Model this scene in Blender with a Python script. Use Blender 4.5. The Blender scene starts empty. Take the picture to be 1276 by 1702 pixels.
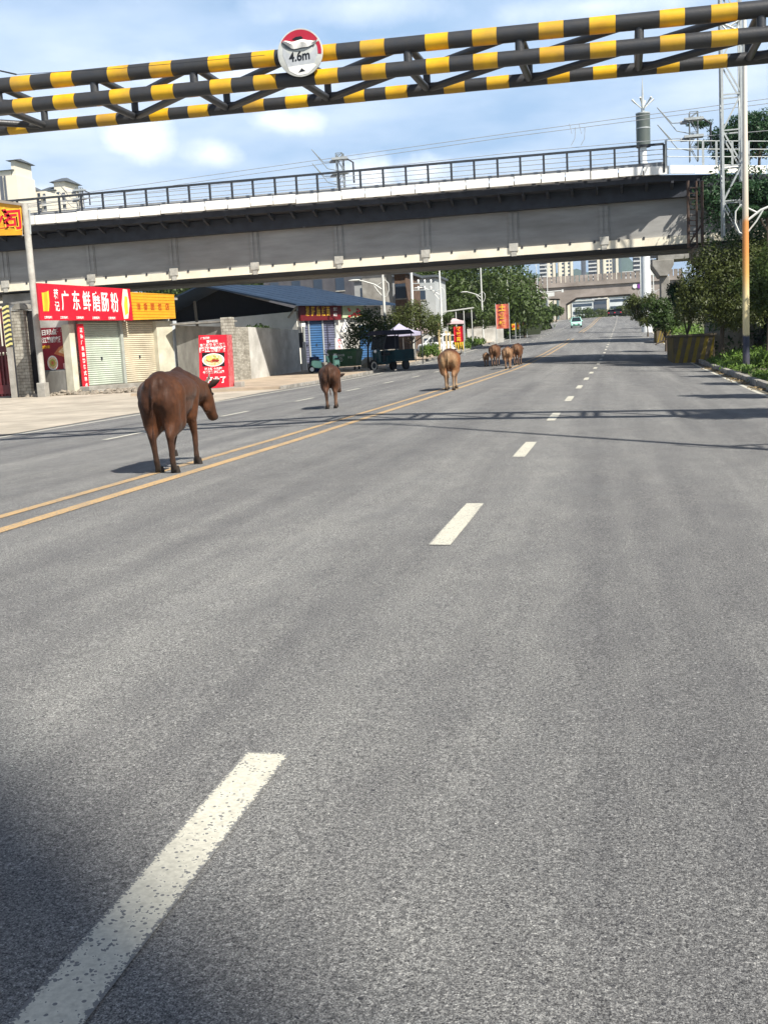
import bpy, bmesh, math, random
import numpy as np
from mathutils import Vector, Matrix
random.seed(7); rng = np.random.default_rng(7)
S = bpy.context.scene; COL = S.collection
R = math.radians
# ------------------------------------------------------------------ camera
F_PX, CX, CY, H = 1790., 638., 851., 1.36
def _u(v): v = np.array(v, float); return v/np.linalg.norm(v)
_yv = _u([1006-CX, 568-CY, F_PX])
_n = _u(np.cross(_yv, [1006-CX+1000, 568-CY-55, F_PX])); _zu = _n if _n[1] < 0 else -_n
_xr = np.cross(_yv, _zu); _xr = _xr if _xr[0] > 0 else -_xr
cam = bpy.data.cameras.new('camera'); co = bpy.data.objects.new('camera', cam); COL.objects.link(co)
cam.sensor_fit = 'HORIZONTAL'; cam.sensor_width = 36; cam.lens = F_PX/1276*36; cam.clip_start = .05; cam.clip_end = 9000
M = Matrix.Identity(4)
for j, s in ((0, 1), (1, -1), (2, -1)):
    M[0][j], M[1][j], M[2][j] = s*_xr[j], s*_yv[j], s*_zu[j]
M[2][3] = H; co.matrix_world = M; S.camera = co
# ------------------------------------------------------------------ light
SUN = Vector((.75, -.64, 1.0)).normalized()
sl = bpy.data.lights.new('sun', 'SUN'); sl.energy = 5.0; sl.angle = R(.8); sl.color = (1, .95, .86)
so = bpy.data.objects.new('sun', sl); COL.objects.link(so); so.rotation_euler = SUN.to_track_quat('Z', 'Y').to_euler()
S.view_settings.view_transform = 'Standard'; S.view_settings.look = 'None'; S.view_settings.gamma = 1; S.view_settings.exposure = .66
W0 = bpy.data.worlds.new('World'); S.world = W0; W0.use_nodes = True
nt = W0.node_tree; nt.nodes.clear(); N = nt.nodes.new; L = nt.links.new
sky = N('ShaderNodeTexSky'); sky.sky_type = 'NISHITA'; sky.sun_disc = False
sky.sun_elevation = math.asin(SUN.z); sky.sun_rotation = math.atan2(SUN.x, SUN.y); sky.dust_density = 1.6; sky.ozone_density = 1.5
def wmath(op, a, b=None, nt=nt):
    n = nt.nodes.new('ShaderNodeMath'); n.operation = op
    for i, v in enumerate((a, b)):
        if v is None: continue
        if isinstance(v, (int, float)): n.inputs[i].default_value = v
        else: nt.links.new(v, n.inputs[i])
    return n.outputs[0]
tc = N('ShaderNodeTexCoord'); sep = N('ShaderNodeSeparateXYZ'); L(tc.outputs['Generated'], sep.inputs[0])
den = wmath('ADD', wmath('MAXIMUM', sep.outputs[2], 0.0), .10)
cmb = N('ShaderNodeCombineXYZ'); L(wmath('DIVIDE', sep.outputs[0], den), cmb.inputs[0]); L(wmath('DIVIDE', sep.outputs[1], den), cmb.inputs[1])
nz = N('ShaderNodeTexNoise'); nz.inputs['Scale'].default_value = .9; nz.inputs['Detail'].default_value = 8; nz.inputs['Roughness'].default_value = .55
L(cmb.outputs[0], nz.inputs['Vector'])
cr = N('ShaderNodeValToRGB'); cr.color_ramp.elements[0].position = .40; cr.color_ramp.elements[1].position = .74
L(nz.outputs['Fac'], cr.inputs[0])
nz2 = N('ShaderNodeTexNoise'); nz2.inputs['Scale'].default_value = 14; nz2.inputs['Detail'].default_value = 9; nz2.inputs['Roughness'].default_value = .6
L(tc.outputs['Generated'], nz2.inputs['Vector'])
def wpix(px, py):
    d = _u([px-CX, py-CY, F_PX]); return Vector((d@_xr, d@_yv, d@_zu))
acc = None
for px, py, rx, ry, k in ((215, 228, 60, 34, .8), (360, 255, 46, 24, .7), (470, 200, 62, 26, .9), (620, 292, 44, 34, 1.0), (712, 284, 66, 30, 1.05), (400, 120, 150, 40, .5), (120, 330, 120, 20, .5), (600, 10, 200, 30, .4), (990, 8, 160, 26, .5)):
    # cumulus patch in a direction of the sky
    c = wpix(px, py); sx = wpix(px+rx, py)-c; sy = wpix(px, py-ry)-c
    v = N('ShaderNodeVectorMath'); v.operation = 'SUBTRACT'; L(tc.outputs['Generated'], v.inputs[0]); v.inputs[1].default_value = c
    dd = []
    for ax in (sx, sy):
        d = N('ShaderNodeVectorMath'); d.operation = 'DOT_PRODUCT'; L(v.outputs[0], d.inputs[0]); d.inputs[1].default_value = ax/ax.length_squared
        dd.append(wmath('MULTIPLY', d.outputs['Value'], d.outputs['Value']))
    r = wmath('SQRT', wmath('ADD', dd[0], dd[1]))
    f = wmath('SUBTRACT', 1.25, r); f = wmath('ADD', f, wmath('MULTIPLY', wmath('SUBTRACT', nz2.outputs['Fac'], .5), 2.6))
    front = wmath('GREATER_THAN', sep.outputs[1], 0.)
    f = wmath('MULTIPLY', wmath('MULTIPLY', wmath('MAXIMUM', f, 0.), k*.75), front)
    acc = f if acc is None else wmath('MAXIMUM', acc, f)
cl = wmath('MINIMUM', wmath('ADD', wmath('MULTIPLY', cr.outputs[0], .62), wmath('MINIMUM', acc, .85)), .95)
low = nt.nodes.new('ShaderNodeMapRange'); low.interpolation_type = 'SMOOTHSTEP'; L(sep.outputs[2], low.inputs[0]); low.inputs[1].default_value = .27; low.inputs[2].default_value = .40; low.inputs[3].default_value = 1.; low.inputs[4].default_value = .0
veil = wmath('MULTIPLY', .72, low.outputs[0])
mh = N('ShaderNodeMixRGB'); L(veil, mh.inputs[0]); L(sky.outputs[0], mh.inputs[1]); mh.inputs[2].default_value = (5.2, 7.9, 11.6, 1)
mx = N('ShaderNodeMixRGB'); L(wmath('MULTIPLY', cl, low.outputs[0]), mx.inputs[0]); L(mh.outputs[0], mx.inputs[1]); mx.inputs[2].default_value = (15.0, 15.5, 16.2, 1)
bg = N('ShaderNodeBackground'); L(mx.outputs[0], bg.inputs[0]); bg.inputs[1].default_value = .064
wo = N('ShaderNodeOutputWorld'); L(bg.outputs[0], wo.inputs[0])

# ------------------------------------------------------------------ terrain functions and survey helpers
_PY = [0, 15, 26, 38, 50, 56, 75, 100, 115, 178, 231, 258, 275, 320]; _PZ = [0, 0, .05, .12, .2, .27, .65, 1.35, 1.84, 3.9, 6.1, 7.0, 7.3, 7.3]
def drift(Y): return max(0, .0165*(min(Y, 262)-8))
def prof(Y): return float(np.interp(Y, _PY, _PZ))
def camb(x): return max(.12-.03*(x+5.1), -.17) if x > -5.1 else max(.12+.016*(x+5.1), 0)
def G(X, Y): return prof(Y)+camb(X-drift(Y))
def ray(px, py): d = _u([px-CX, py-CY, F_PX]); return np.array([d@_xr, d@_yv, d@_zu])
def Wp(px, py, Y): r = ray(px, py); t = Y/r[1]; return Vector((r[0]*t, Y, H+r[2]*t))
def gp(px, py, dz=0):
    r = ray(px, py); Y = 1.
    while Y < 700:
        t = Y/r[1]
        if H+r[2]*t <= G(r[0]*t, Y)+dz: break
        Y += .05
    return Vector((r[0]*Y/r[1], Y, G(r[0]*Y/r[1], Y)+dz))
def GX(px, Y):   # ground point under a column of the survey at distance Y
    w = Wp(px, 560, Y); return Vector((w.x, Y, G(w.x, Y)))

# ------------------------------------------------------------------ materials
MC = {}
def mat(name, col, rough=.8, col2=None, scale=4., bump=0., bscale=40., metal=0., detail=4, stretch=None, dirt=0., spec=.3, contrast=.5, emit=None):
    if name in MC: return MC[name]
    m = bpy.data.materials.new(name); m.use_nodes = True; t = m.node_tree; b = t.nodes['Principled BSDF']
    b.inputs['Roughness'].default_value = rough; b.inputs['Metallic'].default_value = metal; b.inputs['Specular IOR Level'].default_value = spec
    c = t.nodes.new('ShaderNodeTexCoord'); vec = c.outputs['Object']
    if stretch:
        mp = t.nodes.new('ShaderNodeMapping'); mp.inputs['Scale'].default_value = stretch; t.links.new(vec, mp.inputs[0]); vec = mp.outputs[0]
    n = t.nodes.new('ShaderNodeTexNoise'); n.inputs['Scale'].default_value = scale; n.inputs['Detail'].default_value = detail; n.inputs['Roughness'].default_value = .6
    t.links.new(vec, n.inputs['Vector'])
    rp = t.nodes.new('ShaderNodeValToRGB'); rp.color_ramp.elements[0].position = .5-contrast*.4; rp.color_ramp.elements[1].position = .5+contrast*.4
    if col2 is None: col2 = tuple(min(1, x*.8) for x in col)
    rp.color_ramp.elements[0].color = (*col2, 1); rp.color_ramp.elements[1].color = (*col, 1)
    t.links.new(n.outputs['Fac'], rp.inputs[0]); out = rp.outputs[0]
    if dirt:
        n2 = t.nodes.new('ShaderNodeTexNoise'); n2.inputs['Scale'].default_value = scale*.35; n2.inputs['Detail'].default_value = 8; t.links.new(vec, n2.inputs['Vector'])
        r2 = t.nodes.new('ShaderNodeValToRGB'); r2.color_ramp.elements[0].position = .42; r2.color_ramp.elements[1].position = .68
        t.links.new(n2.outputs['Fac'], r2.inputs[0])
        k = t.nodes.new('ShaderNodeMixRGB'); t.links.new(wmath('MULTIPLY', r2.outputs[0], dirt, t), k.inputs[0]); t.links.new(out, k.inputs[1]); k.inputs[2].default_value = (.11, .095, .075, 1); out = k.outputs[0]
    t.links.new(out, b.inputs['Base Color'])
    if bump:
        n3 = t.nodes.new('ShaderNodeTexNoise'); n3.inputs['Scale'].default_value = bscale; n3.inputs['Detail'].default_value = 5; t.links.new(c.outputs['Object'], n3.inputs['Vector'])
        bp = t.nodes.new('ShaderNodeBump'); bp.inputs['Strength'].default_value = bump; bp.inputs['Distance'].default_value = .02; t.links.new(n3.outputs['Fac'], bp.inputs['Height']); t.links.new(bp.outputs[0], b.inputs['Normal'])
    if emit: b.inputs['Emission Color'].default_value = (*col, 1); b.inputs['Emission Strength'].default_value = emit
    MC[name] = m; return m
def leafmat(name, a, b_, scale=1.2):
    if name in MC: return MC[name]
    m = bpy.data.materials.new(name); m.use_nodes = True; t = m.node_tree; b = t.nodes['Principled BSDF']
    g = t.nodes.new('ShaderNodeNewGeometry'); c = t.nodes.new('ShaderNodeTexCoord')
    n = t.nodes.new('ShaderNodeTexNoise'); n.inputs['Scale'].default_value = scale; n.inputs['Detail'].default_value = 3; t.links.new(c.outputs['Object'], n.inputs[0])
    f = wmath('ADD', wmath('MULTIPLY', g.outputs['Random Per Island'], .55), wmath('MULTIPLY', wmath('SUBTRACT', n.outputs['Fac'], .3), 1.1), t)
    rp = t.nodes.new('ShaderNodeValToRGB'); rp.color_ramp.elements[0].position = .15; rp.color_ramp.elements[0].color = (*a, 1); rp.color_ramp.elements[1].position = .95; rp.color_ramp.elements[1].color = (*b_, 1)
    t.links.new(f, rp.inputs[0]); t.links.new(rp.outputs[0], b.inputs['Base Color']); b.inputs['Roughness'].default_value = .5; b.inputs['Specular IOR Level'].default_value = .35
    tr = t.nodes.new('ShaderNodeBsdfTranslucent'); t.links.new(rp.outputs[0], tr.inputs[0]); ms = t.nodes.new('ShaderNodeMixShader'); ms.inputs[0].default_value = .25
    t.links.new(b.outputs[0], ms.inputs[1]); t.links.new(tr.outputs[0], ms.inputs[2]); t.links.new(ms.outputs[0], t.nodes['Material Output'].inputs[0])
    MC[name] = m; return m

# ------------------------------------------------------------------ object helpers
def tag(o, label=None, cat=None, group=None, kind=None):
    for k, v in (('label', label), ('category', cat), ('group', group), ('kind', kind)):
        if v: o[k] = v
    return o
def thing(name, loc, label, cat, rz=0., group=None):
    o = bpy.data.objects.new(name, None); COL.objects.link(o); o.location = loc; o.rotation_euler = (0, 0, rz); o.empty_display_size = .3
    return tag(o, label, cat, group)
def pinv(parent): return (Matrix.Translation(parent.location) @ parent.rotation_euler.to_matrix().to_4x4()).inverted()
def axes(d):
    d = Vector(d).normalized(); a = Vector((0, 0, 1)) if abs(d.z) < .95 else Vector((1, 0, 0))
    x = d.cross(a).normalized(); return d, x, d.cross(x).normalized()
class MB:
    def __init__(s): s.v = []; s.f = []; s.mi = []; s.cur = 0
    def add(s, vs, fs):
        b = len(s.v); s.v += [tuple(v) for v in vs]; s.f += [tuple(i+b for i in f) for f in fs]; s.mi += [s.cur]*len(fs); return s
    def box(s, x0, x1, y0, y1, z0, z1):
        return s.add([(x0, y0, z0), (x1, y0, z0), (x1, y1, z0), (x0, y1, z0), (x0, y0, z1), (x1, y0, z1), (x1, y1, z1), (x0, y1, z1)],
                     [(3, 2, 1, 0), (4, 5, 6, 7), (0, 1, 5, 4), (1, 2, 6, 5), (2, 3, 7, 6), (3, 0, 4, 7)])
    def cbox(s, c, sx, sy, sz): return s.box(c[0]-sx/2, c[0]+sx/2, c[1]-sy/2, c[1]+sy/2, c[2]-sz/2, c[2]+sz/2)
    def beam(s, a, b, w, h=None, up=None):
        h = h or w; a = Vector(a); b = Vector(b); d, x, y = axes(b-a); vs = []
        for p in (a, b):
            for i, j in ((-1, -1), (1, -1), (1, 1), (-1, 1)): vs.append(p+x*i*w/2+y*j*h/2)
        return s.add(vs, [(0, 1, 2, 3), (7, 6, 5, 4), (0, 4, 5, 1), (1, 5, 6, 2), (2, 6, 7, 3), (3, 7, 4, 0)])
    def tube(s, pts, r, n=10, cap=True):
        pts = [Vector(p) for p in pts]; rs = r if isinstance(r, (list, tuple)) else [r]*len(pts); vs = []; fs = []; px = None
        for i, p in enumerate(pts):
            d = (pts[min(i+1, len(pts)-1)]-pts[max(i-1, 0)]).normalized()
            if px is None: _, x, _ = axes(d)
            else: x = (px-d*px.dot(d)).normalized()
            y = d.cross(x); px = x
            for k in range(n): a = 2*math.pi*k/n; vs.append(p+(x*math.cos(a)+y*math.sin(a))*rs[i])
        for i in range(len(pts)-1):
            for k in range(n): fs.append((i*n+k, i*n+(k+1) % n, (i+1)*n+(k+1) % n, (i+1)*n+k))
        if cap: fs += [tuple(reversed(range(n))), tuple(range((len(pts)-1)*n, len(pts)*n))]
        return s.add(vs, fs)
    def prism(s, poly, ax, a, b):   # polygon in the two other axes, extruded along axis ax from a to b
        n = len(poly); vs = []
        for t in (a, b):
            for p in poly:
                v = list(p); v.insert(ax, t); vs.append(v)
        return s.add(vs, [tuple(reversed(range(n))), tuple(range(n, 2*n))]+[(i, (i+1) % n, n+(i+1) % n, n+i) for i in range(n)])
    def ball(s, c, rx, ry=None, rz=None, nu=14, nv=9, noise=0):
        ry = ry or rx; rz = rz or rx; vs = []; fs = []
        for j in range(nv+1):
            for i in range(nu):
                a = 2*math.pi*i/nu; b = math.pi*j/nv-math.pi/2; k = 1+random.uniform(-noise, noise)
                vs.append((c[0]+rx*k*math.cos(a)*math.cos(b), c[1]+ry*k*math.sin(a)*math.cos(b), c[2]+rz*k*math.sin(b)))
        for j in range(nv):
            for i in range(nu): fs.append((j*nu+i, j*nu+(i+1) % nu, (j+1)*nu+(i+1) % nu, (j+1)*nu+i))
        return s.add(vs, fs)
    def quad(s, a, b, c, d): return s.add([a, b, c, d], [(0, 1, 2, 3)])
    def build(s, name, mats, parent=None, world=False, smooth=False, bevel=0., kind=None, label=None, cat=None, group=None):
        me = bpy.data.meshes.new(name); me.from_pydata(s.v, [], s.f)
        for m in (mats if isinstance(mats, (list, tuple)) else [mats]): me.materials.append(m)
        me.polygons.foreach_set('material_index', s.mi)
        if world and parent: me.transform(pinv(parent))
        if smooth: me.polygons.foreach_set('use_smooth', [True]*len(me.polygons))
        me.validate(); me.update()
        bm = bmesh.new(); bm.from_mesh(me); bmesh.ops.recalc_face_normals(bm, faces=bm.faces); bm.to_mesh(me); bm.free()
        if smooth:
            me.set_sharp_from_angle(angle=R(45))
        o = bpy.data.objects.new(name, me); COL.objects.link(o); o.parent = parent
        if bevel: b = o.modifiers.new('bevel', 'BEVEL'); b.width = bevel; b.segments = 2; b.limit_method = 'ANGLE'
        return tag(o, label, cat, group, kind)
def copy_tree(o, parent=None):
    c = o.copy(); COL.objects.link(c); c.parent = parent
    for ch in [x for x in bpy.data.objects if x.parent == o]: copy_tree(ch, c)
    return c
def textmesh(name, s, size, m, parent, pos, xdir=(1, 0, 0), up=(0, 0, 1), bold=.0, depth=.01, sx=1., align='CENTER', world=False):
    cu = bpy.data.curves.new(name, 'FONT'); cu.body = s; cu.size = size; cu.offset = bold*size; cu.extrude = depth; cu.align_x = align; cu.align_y = 'CENTER'
    to = bpy.data.objects.new(name, cu); COL.objects.link(to); dg = bpy.context.evaluated_depsgraph_get()
    me = bpy.data.meshes.new_from_object(to.evaluated_get(dg)); bpy.data.objects.remove(to); bpy.data.curves.remove(cu)
    x = Vector(xdir).normalized(); u = Vector(up).normalized(); n = x.cross(u)
    T = Matrix(((x.x, u.x, n.x, pos[0]), (x.y, u.y, n.y, pos[1]), (x.z, u.z, n.z, pos[2]), (0, 0, 0, 1)))
    me.transform(T @ Matrix.Diagonal((sx, 1, 1, 1)))
    if world and parent: me.transform(pinv(parent))
    me.materials.clear(); me.materials.append(m)
    o = bpy.data.objects.new(name, me); COL.objects.link(o); o.parent = parent; return o
def leaves(name, blobs, n, size, m, parent=None, world=False, inner=.35, droop=.3, soft=False, **kw):
    """n small leaf faces spread through a set of ellipsoids (x,y,z,rx,ry,rz)"""
    B = np.array(blobs, float); vol = B[:, 3]*B[:, 4]*B[:, 5]; vol = vol**.75; idx = rng.choice(len(B), n, p=vol/vol.sum())
    d = rng.normal(size=(n, 3)); d /= np.linalg.norm(d, axis=1)[:, None]; r = (inner+(1-inner)*rng.random(n)**.55)
    if soft: r = np.abs(rng.normal(size=n))*.62
    r *= 1+.16*np.sin(d[:, 0]*7+idx)+.12*np.sin(d[:, 1]*9+d[:, 2]*8+idx*2)
    p = B[idx, :3]+d*B[idx, 3:]*r[:, None]
    nn = d+rng.normal(size=(n, 3))*.7+np.array([0, 0, .5]); nn /= np.linalg.norm(nn, axis=1)[:, None]
    a = np.cross(nn, rng.normal(size=(n, 3))); a /= np.linalg.norm(a, axis=1)[:, None]; b = np.cross(nn, a)
    s = size*(.55+.9*rng.random(n))[:, None]; w = s*.42
    a[:, 2] -= droop*rng.random(n)
    v = np.stack([p-a*s*.5, p+b*w*.5, p+a*s*.5, p-b*w*.5], 1).reshape(-1, 3)
    me = bpy.data.meshes.new(name); me.vertices.add(4*n); me.vertices.foreach_set('co', v.ravel()); me.loops.add(4*n); me.loops.foreach_set('vertex_index', np.arange(4*n)); me.polygons.add(n); me.polygons.foreach_set('loop_start', np.arange(n)*4)
    me.update(calc_edges=True); me.materials.append(m)
    if world and parent: me.transform(pinv(parent))
    o = bpy.data.objects.new(name, me); COL.objects.link(o); o.parent = parent; return tag(o, **kw)
LEAF_D = leafmat('leaf_dark', (.006, .018, .005), (.042, .075, .016))
LEAF_M = leafmat('leaf_mid', (.010, .026, .006), (.062, .095, .022))
LEAF_O = leafmat('leaf_olive', (.010, .022, .005), (.070, .088, .020))
LEAF_B = leafmat('leaf_bluegreen', (.006, .020, .010), (.030, .075, .028))
LEAF_G = leafmat('leaf_grass', (.02, .055, .008), (.10, .17, .028))
BARK = mat('bark', (.12, .095, .07), .9, (.05, .04, .03), 12, bump=.6, stretch=(1, 1, .25))
def tree(name, base, h, crown, n, size, m, label, cat='tree', group=None, trunk=.12, kids=4, seed=1):
    random.seed(seed); t = thing(name, base, label, cat, 0, group); b = MB()
    top = Vector((0, 0, h)); b.tube([(0, 0, -.3), (random.uniform(-.1, .1), random.uniform(-.1, .1), h*.4), top], [trunk*1.2, trunk*.9, trunk*.6], 8)
    for c in crown[:kids+3]:
        e = Vector(c[:3]); mid = (top*.6+e*.4)+Vector((random.uniform(-.2, .2), random.uniform(-.2, .2), 0)); b.tube([top*.85, mid, e], [trunk*.5, trunk*.35, trunk*.12], 6)
    b.build('trunk', BARK, t, smooth=True); leaves('crown', crown, n, size, m, t); return t
def crown_of(h, r, rz, k, seed, squash=1.):
    random.seed(seed); out = [(0, 0, h, r*.62, r*.62, rz*.62)]
    for i in range(k):
        a = random.uniform(0, 6.28); q = r*random.uniform(.35, .75); out.append((math.cos(a)*q*squash, math.sin(a)*q, h+random.uniform(-.6, .65)*rz, r*random.uniform(.25, .48), r*random.uniform(.25, .48), rz*random.uniform(.22, .42)))
    return out

# ------------------------------------------------------------------ road surface materials
def asphalt():
    m = bpy.data.materials.new('asphalt'); m.use_nodes = True; t = m.node_tree; b = t.nodes['Principled BSDF']; nl = t.links.new
    c = t.nodes.new('ShaderNodeTexCoord'); V = c.outputs['Object']
    def noise(sc, det=4, st=None, ro=.6):
        v = V
        if st: mp = t.nodes.new('ShaderNodeMapping'); mp.inputs['Scale'].default_value = st; nl(V, mp.inputs[0]); v = mp.outputs[0]
        n = t.nodes.new('ShaderNodeTexNoise'); n.inputs['Scale'].default_value = sc; n.inputs['Detail'].default_value = det; n.inputs['Roughness'].default_value = ro; nl(v, n.inputs[0]); return n.outputs['Fac']
    def ramp(f, a, b_, ca, cb):
        r = t.nodes.new('ShaderNodeValToRGB'); r.color_ramp.elements[0].position = a; r.color_ramp.elements[1].position = b_; r.color_ramp.elements[0].color = (*ca, 1); r.color_ramp.elements[1].color = (*cb, 1); nl(f, r.inputs[0]); return r.outputs[0]
    def mix(f, a, b_, mode='MIX'):
        x = t.nodes.new('ShaderNodeMixRGB'); x.blend_type = mode
        for i, q in enumerate((f, a, b_)):
            if isinstance(q, (int, float)): x.inputs[i].default_value = q
            elif isinstance(q, tuple): x.inputs[i].default_value = (*q, 1)
            else: nl(q, x.inputs[i])
        return x.outputs[0]
    base = ramp(noise(.35, 6, (1, .3, 1)), .3, .7, (.168, .167, .165), (.206, .204, .199))
    # wheel paths run along the road
    base = mix(.9, base, ramp(noise(1.0, 5, (1.1, .035, 1)), .33, .68, (.66, .66, .68), (1.18, 1.18, 1.16)), 'MULTIPLY'); base = mix(.9, base, ramp(noise(1.9, 6, (1, .55, 1), .7), .36, .66, (.90, .90, .91), (1.08, 1.08, 1.07)), 'MULTIPLY')
    base = mix(.75, base, ramp(noise(5, 9, (1, .35, 1), .75), .35, .68, (.86, .86, .87), (1.10, 1.10, 1.09)), 'MULTIPLY')
    # stone chips: fine and coarse aggregate
    for sc, lo, hi, ca, cb in ((170, .0, .42, (1.45, 1.44, 1.42), (1, 1, 1)), (95, 0, .30, (1.5, 1.49, 1.46), (1, 1, 1)), (120, .0, .33, (.42, .42, .43), (1, 1, 1))):
        vo = t.nodes.new('ShaderNodeTexVoronoi'); vo.inputs['Scale'].default_value = sc; vo.inputs['Randomness'].default_value = 1; mp = t.nodes.new('ShaderNodeMapping'); mp.inputs['Location'].default_value = (sc*.37, sc*.11, 0); nl(V, mp.inputs[0]); nl(mp.outputs[0], vo.inputs['Vector'])
        sepc = t.nodes.new('ShaderNodeSeparateColor'); nl(vo.outputs['Color'], sepc.inputs[0])
        keep = wmath('LESS_THAN', sepc.outputs[0], .5 if sc == 170 else .24, t)
        d = wmath('LESS_THAN', vo.outputs['Distance'], hi, t)
        base = mix(wmath('MULTIPLY', keep, d, t), base, mix(1., base, ca, 'MULTIPLY'))
    def noise_c(sc):
        n = t.nodes.new('ShaderNodeTexNoise'); n.inputs['Scale'].default_value = sc; n.inputs['Detail'].default_value = 2; nl(V, n.inputs[0]); return n.outputs['Color']
    g = noise(230, 3, None, .8); base = mix(1., base, ramp(g, .38, .64, (.34, .34, .35), (1.75, 1.75, 1.72)), 'MULTIPLY'); base = mix(1., base, ramp(noise(85, 3, None, .75), .38, .64, (.52, .52, .53), (1.5, 1.5, 1.48)), 'MULTIPLY')
    vo = t.nodes.new('ShaderNodeTexVoronoi'); vo.inputs['Scale'].default_value = 58; nl(mix(.03, V, noise_c(90), 'ADD'), vo.inputs['Vector']); sc_ = t.nodes.new('ShaderNodeSeparateColor'); nl(vo.outputs['Color'], sc_.inputs[0])
    chip = wmath('MULTIPLY', wmath('LESS_THAN', sc_.outputs[0], .13, t), wmath('LESS_THAN', vo.outputs['Distance'], wmath('MULTIPLY', sc_.outputs[1], .34, t), t), t)
    base = mix(chip, base, (.36, .355, .34))
    chip2 = wmath('MULTIPLY', wmath('GREATER_THAN', sc_.outputs[0], .88, t), wmath('LESS_THAN', vo.outputs['Distance'], wmath('MULTIPLY', sc_.outputs[1], .36, t), t), t)
    base = mix(chip2, base, (.045, .045, .05))
    # tar seams and cracks
    vc = t.nodes.new('ShaderNodeTexVoronoi'); vc.feature = 'DISTANCE_TO_EDGE'; vc.inputs['Scale'].default_value = .16; mp = t.nodes.new('ShaderNodeMapping'); mp.inputs['Scale'].default_value = (1, .45, 1); nw = t.nodes.new('ShaderNodeTexNoise'); nw.inputs['Scale'].default_value = 1.5; nw.inputs['Detail'].default_value = 6
    nl(V, nw.inputs[0]); mv = mix(.35, V, nw.outputs['Color'], 'ADD'); nl(mv, mp.inputs[0]); nl(mp.outputs[0], vc.inputs['Vector'])
    ck = wmath('LESS_THAN', vc.outputs['Distance'], .0012, t); base = mix(wmath('MULTIPLY', ck, .15, t), base, (.05, .05, .05))
    nl(base, b.inputs['Base Color'])
    nl(ramp(noise(.8, 4), .3, .7, (.68,)*3, (.88,)*3), b.inputs['Roughness']); b.inputs['Specular IOR Level'].default_value = .30
    bp = t.nodes.new('ShaderNodeBump'); bp.inputs['Strength'].default_value = .75; bp.inputs['Distance'].default_value = .007; hsum = wmath('ADD', g, wmath('MULTIPLY', noise(130, 2), 1.2, t), t); nl(hsum, bp.inputs['Height']); nl(bp.outputs[0], b.inputs['Normal'])
    return m
def paint(name, col, wear=.5, ragged=False):
    m = bpy.data.materials.new(name); m.use_nodes = True; t = m.node_tree; b = t.nodes['Principled BSDF']; nl = t.links.new
    c = t.nodes.new('ShaderNodeTexCoord'); V = c.outputs['Object']
    vo = t.nodes.new('ShaderNodeTexVoronoi'); vo.inputs['Scale'].default_value = 70; nl(V, vo.inputs['Vector']); s = t.nodes.new('ShaderNodeSeparateColor'); nl(vo.outputs['Color'], s.inputs[0])
    n = t.nodes.new('ShaderNodeTexNoise'); n.inputs['Scale'].default_value = 3; n.inputs['Detail'].default_value = 6; nl(V, n.inputs[0])
    n2 = t.nodes.new('ShaderNodeTexNoise'); n2.inputs['Scale'].default_value = 60; n2.inputs['Detail'].default_value = 4; nl(V, n2.inputs[0])
    k = wmath('MULTIPLY', wmath('LESS_THAN', s.outputs[0], wmath('MULTIPLY', wmath('POWER', n.outputs['Fac'], 2., t), wear, t), t), wmath('LESS_THAN', vo.outputs['Distance'], .38, t), t)
    k = wmath('MAXIMUM', k, wmath('GREATER_THAN', wmath('ADD', n2.outputs['Fac'], wmath('MULTIPLY', n.outputs['Fac'], .25, t), t), .86-wear*.12, t), t)
    if ragged:
        sg_ = t.nodes.new('ShaderNodeSeparateXYZ'); nl(c.outputs['Generated'], sg_.inputs[0])
        ex = wmath('MINIMUM', sg_.outputs[0], wmath('SUBTRACT', 1., sg_.outputs[0], t), t); ey = wmath('MULTIPLY', wmath('MINIMUM', sg_.outputs[1], wmath('SUBTRACT', 1., sg_.outputs[1], t), t), 12., t)
        n4 = t.nodes.new('ShaderNodeTexNoise'); n4.inputs['Scale'].default_value = 110; n4.inputs['Detail'].default_value = 3; nl(V, n4.inputs[0])
        k = wmath('MAXIMUM', k, wmath('LESS_THAN', wmath('MINIMUM', ex, ey, t), wmath('MULTIPLY', wmath('SUBTRACT', n4.outputs['Fac'], .36, t), .42, t), t), t)
    r = t.nodes.new('ShaderNodeValToRGB'); r.color_ramp.elements[0].color = (*[x*.72 for x in col], 1); r.color_ramp.elements[1].color = (*col, 1); r.color_ramp.elements[0].position = .3; r.color_ramp.elements[1].position = .65; nl(n2.outputs['Fac'], r.inputs[0])
    x = t.nodes.new('ShaderNodeMixRGB'); nl(k, x.inputs[0]); nl(r.outputs[0], x.inputs[1]); x.inputs[2].default_value = (.17, .17, .165, 1); nl(x.outputs[0], b.inputs['Base Color']); b.inputs['Roughness'].default_value = .75
    bp = t.nodes.new('ShaderNodeBump'); bp.inputs['Strength'].default_value = .5; bp.inputs['Distance'].default_value = .004; nl(n2.outputs['Fac'], bp.inputs['Height']); nl(bp.outputs[0], b.inputs['Normal'])
    return m
ASPH = asphalt(); WPAINT = paint('white_paint', (.58, .56, .47), .8); DPAINT = paint('dash_paint', (.60, .575, .475), .8, True); YPAINT = paint('yellow_paint', (.56, .37, .17), 1.3)
CONC = mat('concrete', (.42, .40, .36), .9, (.26, .25, .22), 2.5, bump=.4, dirt=.5)
DUST = mat('dusty_concrete', (.52, .46, .37), .95, (.36, .32, .26), 1.3, bump=.5, bscale=25, dirt=.35, detail=8)
KERB = mat('kerb_stone', (.40, .38, .34), .9, (.22, .21, .19), 5, bump=.5, dirt=.6)
SOIL = mat('ground_soil', (.16, .15, .09), 1., (.07, .08, .035), .6, bump=.8, bscale=6, detail=8)

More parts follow.
